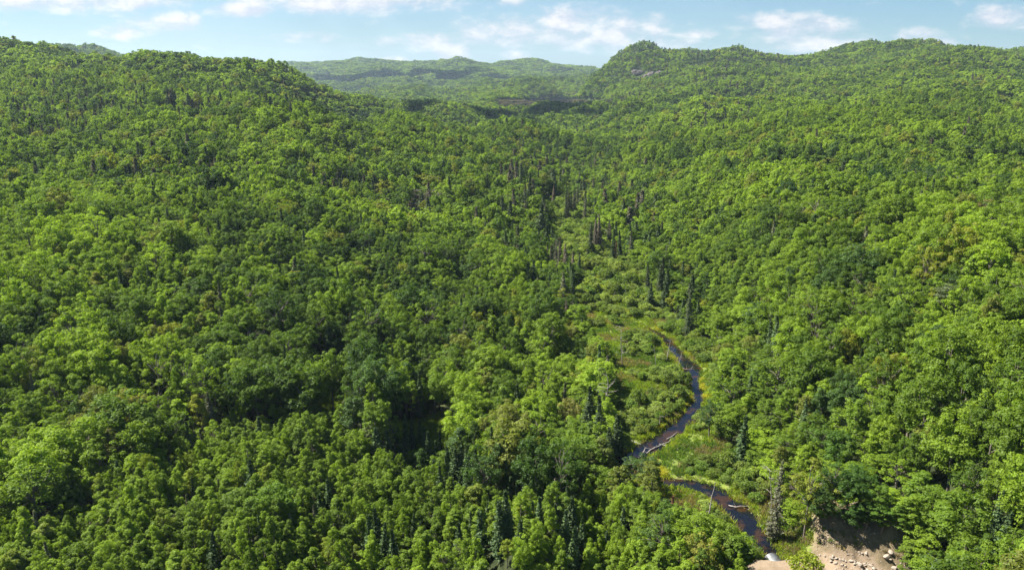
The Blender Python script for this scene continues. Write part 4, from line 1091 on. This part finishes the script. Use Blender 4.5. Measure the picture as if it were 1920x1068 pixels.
standing('dead_tree', (1173, 562), [(1173, 548), (1172, 534)], .10, 'small bare pole among pale willows in the far marsh', 1, seed=13)
standing('dead_tree', (1109, 745), [(1107, 725), (1107, 705)], .09, 'straight grey trunk beside the crooked pale snag', 4, seed=14)
standing('dead_tree', (1348, 690), [(1349, 660), (1347, 632)], .09, 'thin dead stem rising from willows right by the upper creek bank', 6, seed=15)

def log(pts, rad, label, seed=1, br=3, z0=.12):
    r = np.random.default_rng(seed); W = []
    for k, p in enumerate(pts):
        px, py = p[0], p[1]; dz = p[2] if len(p) > 2 else 0
        x, y = flat_pt(px, py, .3 + dz); g = max(float(ground_z(x, y)[0]), 0.0); W.append(np.array([x, y, g + rad * .6 + z0 + dz]))
    o0 = W[0]; P = [w - o0 for w in W]; Q = [P[0]]
    for i in range(len(P) - 1):
        for t in (.33, .66, 1): Q.append(P[i] + (P[i + 1] - P[i]) * t + (r.normal(size=3) * .07 if t < 1 else 0))
    Q = np.array(Q); tb = [tube(Q, np.linspace(rad, rad * .4, len(Q)), 7)]
    for k in range(br):
        j = r.integers(2, len(Q)); d = r.normal(size=3) * [1, 1, .4]; d /= np.linalg.norm(d); d[2] = abs(d[2]); tb.append(tube([Q[j], Q[j] + d * r.uniform(.5, 1.3)], [rad * .45, .02], 4))
    V, F_ = merge_tubes(tb)
    o = add_obj('fallen_log', mk_mesh('fallen_log', V, [(F_, 0)], [M_DEADWOOD], smooth=True), loc=tuple(o0)); tag(o, label, 'log', 'fallen logs along the creek')
log([(1272, 844), (1255, 838), (1236, 831)], .17, 'long pale curved log on the grassy creek bank', 21)
log([(1212, 849), (1220, 842), (1233, 836), (1262, 822)], .15, 'bleached log lying along the water edge of the creek', 22, 1)
log([(1197, 864), (1204, 850), (1210, 838, .8)], .15, 'pale forked log slanting out of the creek bend', 23, 4)
log([(1183, 828), (1192, 830), (1202, 832)], .12, 'short pinkish log in the reeds across the creek', 24, 2)
log([(1366, 946), (1380, 949), (1402, 947)], .14, 'white sagging log lying across the lower dark creek pool', 25, 2)
log([(1250, 822), (1262, 815), (1270, 808)], .10, 'thin log half hidden in grass beside the creek', 26, 1)
log([(1278, 690), (1288, 691), (1296, 691)], .09, 'thin stick of driftwood lying across the upper creek pool', 27, 2)
log([(1270, 727), (1276, 735), (1280, 742)], .11, 'short pale log in tan grass above the yellow flowers', 28, 2)

# ------------------------------------------------------------------ culvert pipe
def culvert():
    m, k = mat('galvanised_steel')
    pos = k.n('ShaderNodeTexCoord').outputs['Object']
    nz = k.n('ShaderNodeTexNoise', {'Vector': pos, 'Scale': 2.0, 'Detail': 5.0}).outputs[0]
    p = k.n('ShaderNodeBsdfPrincipled', {'Base Color': k.mix(k.ss(nz, .35, .7), (.17, .18, .19), (.10, .095, .085)), 'Metallic': .5, 'Roughness': .5})
    k.t.links.new(p.outputs[0], k.n('ShaderNodeOutputMaterial').inputs[0])
    rad = 1.25; zc = .55
    x, y = flat_pt(1447, 1036, zc + rad)
    o = bpy.data.objects.new('culvert_pipe', None); COL.objects.link(o); o.location = (x, y, zc); o.rotation_euler = (0, 0, R(8)); tag(o, 'round corrugated grey metal culvert pipe end poking out of the sandy fill', 'culvert')
    S = 40; an = np.linspace(0, 2 * math.pi, S, endpoint=False)
    ys = np.arange(0, 5.0, .05); V = []
    for q in ys: rr_ = rad + .035 * math.sin(q * 2 * math.pi / .2); V.append(np.c_[np.cos(an) * rr_, np.full(S, -q), np.sin(an) * rr_])
    for q in ys[::-1]: rr_ = rad - .06 + .035 * math.sin(q * 2 * math.pi / .2); V.append(np.c_[np.cos(an) * rr_, np.full(S, -q), np.sin(an) * rr_])
    n_ = len(V); V = np.concatenate(V); i = np.arange(n_ * S).reshape(n_, S); j = np.roll(i, -1, 1)
    a = np.stack([i, j, np.roll(j, -1, 0), np.roll(i, -1, 0)], -1).reshape(-1, 4)
    add_obj('pipe_wall', mk_mesh('pipe_wall', V, [(a, 0)], [m], smooth=True), o)
    an2 = np.linspace(0, 2 * math.pi, 41); Vr, Fr = tube(np.c_[np.cos(an2) * rad, np.full(41, .02), np.sin(an2) * rad], np.full(41, .05), 6)
    add_obj('rim', mk_mesh('rim', Vr, [(Fr, 0)], [m], smooth=True), o)
culvert()

# ------------------------------------------------------------------ rocks
def rock_mesh(seed, sub=3):
    import bmesh
    bm = bmesh.new(); bmesh.ops.create_icosphere(bm, subdivisions=sub, radius=1); r = np.random.default_rng(seed)
    co = np.array([v.co for v in bm.verts]); pl = r.normal(size=(9, 3)); pl /= np.linalg.norm(pl, axis=1)[:, None]
    for p_ in pl:
        h = r.uniform(.62, .85); d = co @ p_; co = co - np.outer(np.clip(d - h, 0, 1), p_) * .9
    co += r.normal(size=co.shape) * .015; co *= [1, r.uniform(.7, .95), r.uniform(.55, .8)]
    for v, c in zip(bm.verts, co): v.co = c
    me = bpy.data.meshes.new('rock'); bm.to_mesh(me); bm.free(); me.materials.append(M_ROCK); return me
RM = [rock_mesh(s_) for s_ in range(6)]
spots = [(345, 440, 1), (400, 452, .8), (455, 462, .9), (500, 470, 1), (552, 468, 1.6), (780, 492, 1.3), (822, 480, .8), (880, 500, .9), (970, 488, 1.1), (955, 518, 1.6), (1008, 515, 1), (948, 552, 1.3), (1002, 570, 1.3), (1050, 530, .9), (1085, 535, .9), (1112, 542, .8), (1180, 555, 1.5), (1215, 545, .9),
         (1217, 572, 1.1), (1272, 587, 2.0), (1328, 578, 1), (1335, 605, 1.1), (1385, 602, 1.2), (1432, 630, 2.0), (1070, 592, 1.1), (1112, 602, 1.0), (1360, 640, 1.2), (1310, 297, 1.3), (1300, 460, .9), (1340, 472, 1.1), (1655, 135, .9), (1580, 500, 2.4), (1618, 455, 1.8), (1605, 520, 1.5), (1655, 488, 1.0), (1270, 450, .8), (1660, 630, 1.8), (1440, 235, .8)]
ORDW = ORD
r_ = np.random.default_rng(77)
for k, (a, b, sz) in enumerate(spots):
    px, py = 1400 + a / 6, 960 + b / 6; x, y = hit(px, py, .15); g = float(ground_z(x, y)[0]); sc = sz * .235
    o = bpy.data.objects.new('rock', RM[k % 6]); COL.objects.link(o); o.location = (x, y, g + sc * .22); o.scale = (sc * r_.uniform(1, 1.35), sc, sc * r_.uniform(.8, 1.1)); o.rotation_euler = (r_.uniform(-.3, .3), r_.uniform(-.3, .3), r_.uniform(0, 6.28))
    if k < 27 and k != 27: lab = 'pale rounded %s in the row along the sandy track, %s from the culvert' % ('boulder' if sz > 1.4 else 'rock', (ordinal(k) + ' counted') if k else 'first counted')
    else: lab = '%s lying on the bare dirt bank, %s from its foot' % ('large pale boulder' if sz > 1.4 else 'small pale rock', (ordinal(k - 27) + ' counted') if k > 27 else 'first counted')
    tag(o, lab, 'rock', 'rocks along the sandy track' if k < 27 else 'rocks on the dirt bank')

def stones():
    r = np.random.default_rng(3); its = []
    for s_ in range(3):
        me = RM[s_]; V = np.array([v.co for v in me.vertices]); Fq = np.array([tuple(p.vertices) for p in me.polygons])
        FORMS.setdefault(('stone', 0), []).append((1, 1, (V, Fq), None, M_ROCK))
    n_ = 3000; x = r.uniform(42, 61, n_); y = r.uniform(95, 114, n_); z, mm, ww, sd, dd, _ = fields(x, y)
    ok = (dd > .4) & (fbm(x / 2, y / 2, 14, 2) > .42)
    for i in np.nonzero(ok)[0]: q = r.uniform(.04, .14); its.append(('stone', 0, x[i], y[i], z[i], q, q, (0, 0, 0)))
    scatter('scattered_stones', its, 'small pale stones strewn over the bare dirt bank', 'stones')
stones()

def outcrops():
    labs = ['pale pinkish cliff face low on the far rocky hill', 'small grey cliff patch near the shoulder of the far rocky hill', 'pinkish bare rock face below the dark wooded knoll', 'narrow rock ledge under the top of the dark wooded knoll', 'little bare ledge beside the pinkish cliff on the rocky hill']
    for k, (x, y, w, h) in enumerate(OUTCROPS):
        import bmesh
        bm = bmesh.new(); bmesh.ops.create_icosphere(bm, subdivisions=5, radius=1); co = np.array([v.co for v in bm.verts])
        n3 = fbm(co[:, 0] * 3 + 9 * k, co[:, 2] * 1.2 + co[:, 1] * 3, 50 + k, 5) - .5; n4 = vnoise(np.floor(co[:, 0] * 7), co[:, 1] * 5 + co[:, 2], 60 + k) - .5
        co = co * (1 + .7 * n3 + .18 * n4)[:, None] * [w, w * .6, h]
        for v, c in zip(bm.verts, co): v.co = c
        me = bpy.data.meshes.new('rock_outcrop'); bm.to_mesh(me); bm.free(); me.materials.append(M_CLIFF)
        o = add_obj('rock_outcrop', me, loc=(x, y, float(ground_z(x, y)[0]) + h * .05)); tag(o, labs[k], 'cliff', 'bare rock faces on the far hills')
outcrops()

# ------------------------------------------------------------------ clouds added out of view, placed to throw shadows on the hills
def shadow_clouds():
    import bmesh
    m, k = mat('shadow_cloud_white'); p = k.n('ShaderNodeBsdfDiffuse', {'Color': (.9, .9, .92, 1)}); k.t.links.new(p.outputs[0], k.n('ShaderNodeOutputMaterial').inputs[0])
    for j, (px, py_, rx, ry) in enumerate([(1010, 203, 125, 170), (885, 206, 95, 150), (765, 190, 65, 90), (690, 168, 55, 80), (700, 138, 300, 380), (840, 145, 280, 240)]):
        x, Y = hit(px, py_, 12); zt = float(ground_z(x, Y)[0]); t = (1050 - zt) / S_DIR[2]
        r = np.random.default_rng(60 + j); Vs, Fs, o_ = [], [], 0
        for b_ in range(23):
            a = r.uniform(0, 6.28); q = math.sqrt(r.random()); sz = r.uniform(.12, .30) * (1.25 - .75 * q)
            bm = bmesh.new(); bmesh.ops.create_icosphere(bm, subdivisions=3, radius=1); co = np.array([v.co for v in bm.verts]); fc = np.array([[v.index for v in f.verts] for f in bm.faces]); bm.free()
            nn = fbm(co[:, 0] * 2.2 + 5 * b_ + co[:, 2] + 40, co[:, 1] * 2.2 + co[:, 2] + 40, 80 + j, 3) - .5
            co = co * (1 + 1.2 * nn)[:, None] * sz * [rx, ry, min(rx, ry) * .7] + [math.cos(a) * q * rx, math.sin(a) * q * ry, r.uniform(0, .2) * min(rx, ry)]
            Vs.append(co); Fs.append(fc + o_); o_ += len(co)
        o = add_obj('cloud', mk_mesh('cloud', np.concatenate(Vs), [(np.concatenate(Fs), 0)], [m], smooth=True), loc=(x + S_DIR[0] * t, Y + S_DIR[1] * t, 1050)); tag(o, None, None, kind='structure')
shadow_clouds()

# ------------------------------------------------------------------ haze
def build_haze():
    m, k = mat('haze')
    v = k.n('ShaderNodeVolumePrincipled', {'Color': (.66, .84, 1.0, 1), 'Density': HAZE, 'Anisotropy': .2})
    k.t.links.new(v.outputs[0], k.n('ShaderNodeOutputMaterial').inputs['Volume'])
    x0, x1, y0, y1, z0, z1 = -9500, 9500, -9500, 9500, -140, 330
    V = [(x, y, z) for z in (z0, z1) for y in (y0, y1) for x in (x0, x1)]
    Fq = np.array([(0, 2, 3, 1), (4, 5, 7, 6), (0, 1, 5, 4), (2, 6, 7, 3), (0, 4, 6, 2), (1, 3, 7, 5)])
    o = add_obj('haze', mk_mesh('haze', V, [(Fq, 0)], [m])); tag(o, 'thin bluish haze over the whole valley', 'haze', kind='stuff')
HAZE = 0.55e-4
build_haze()
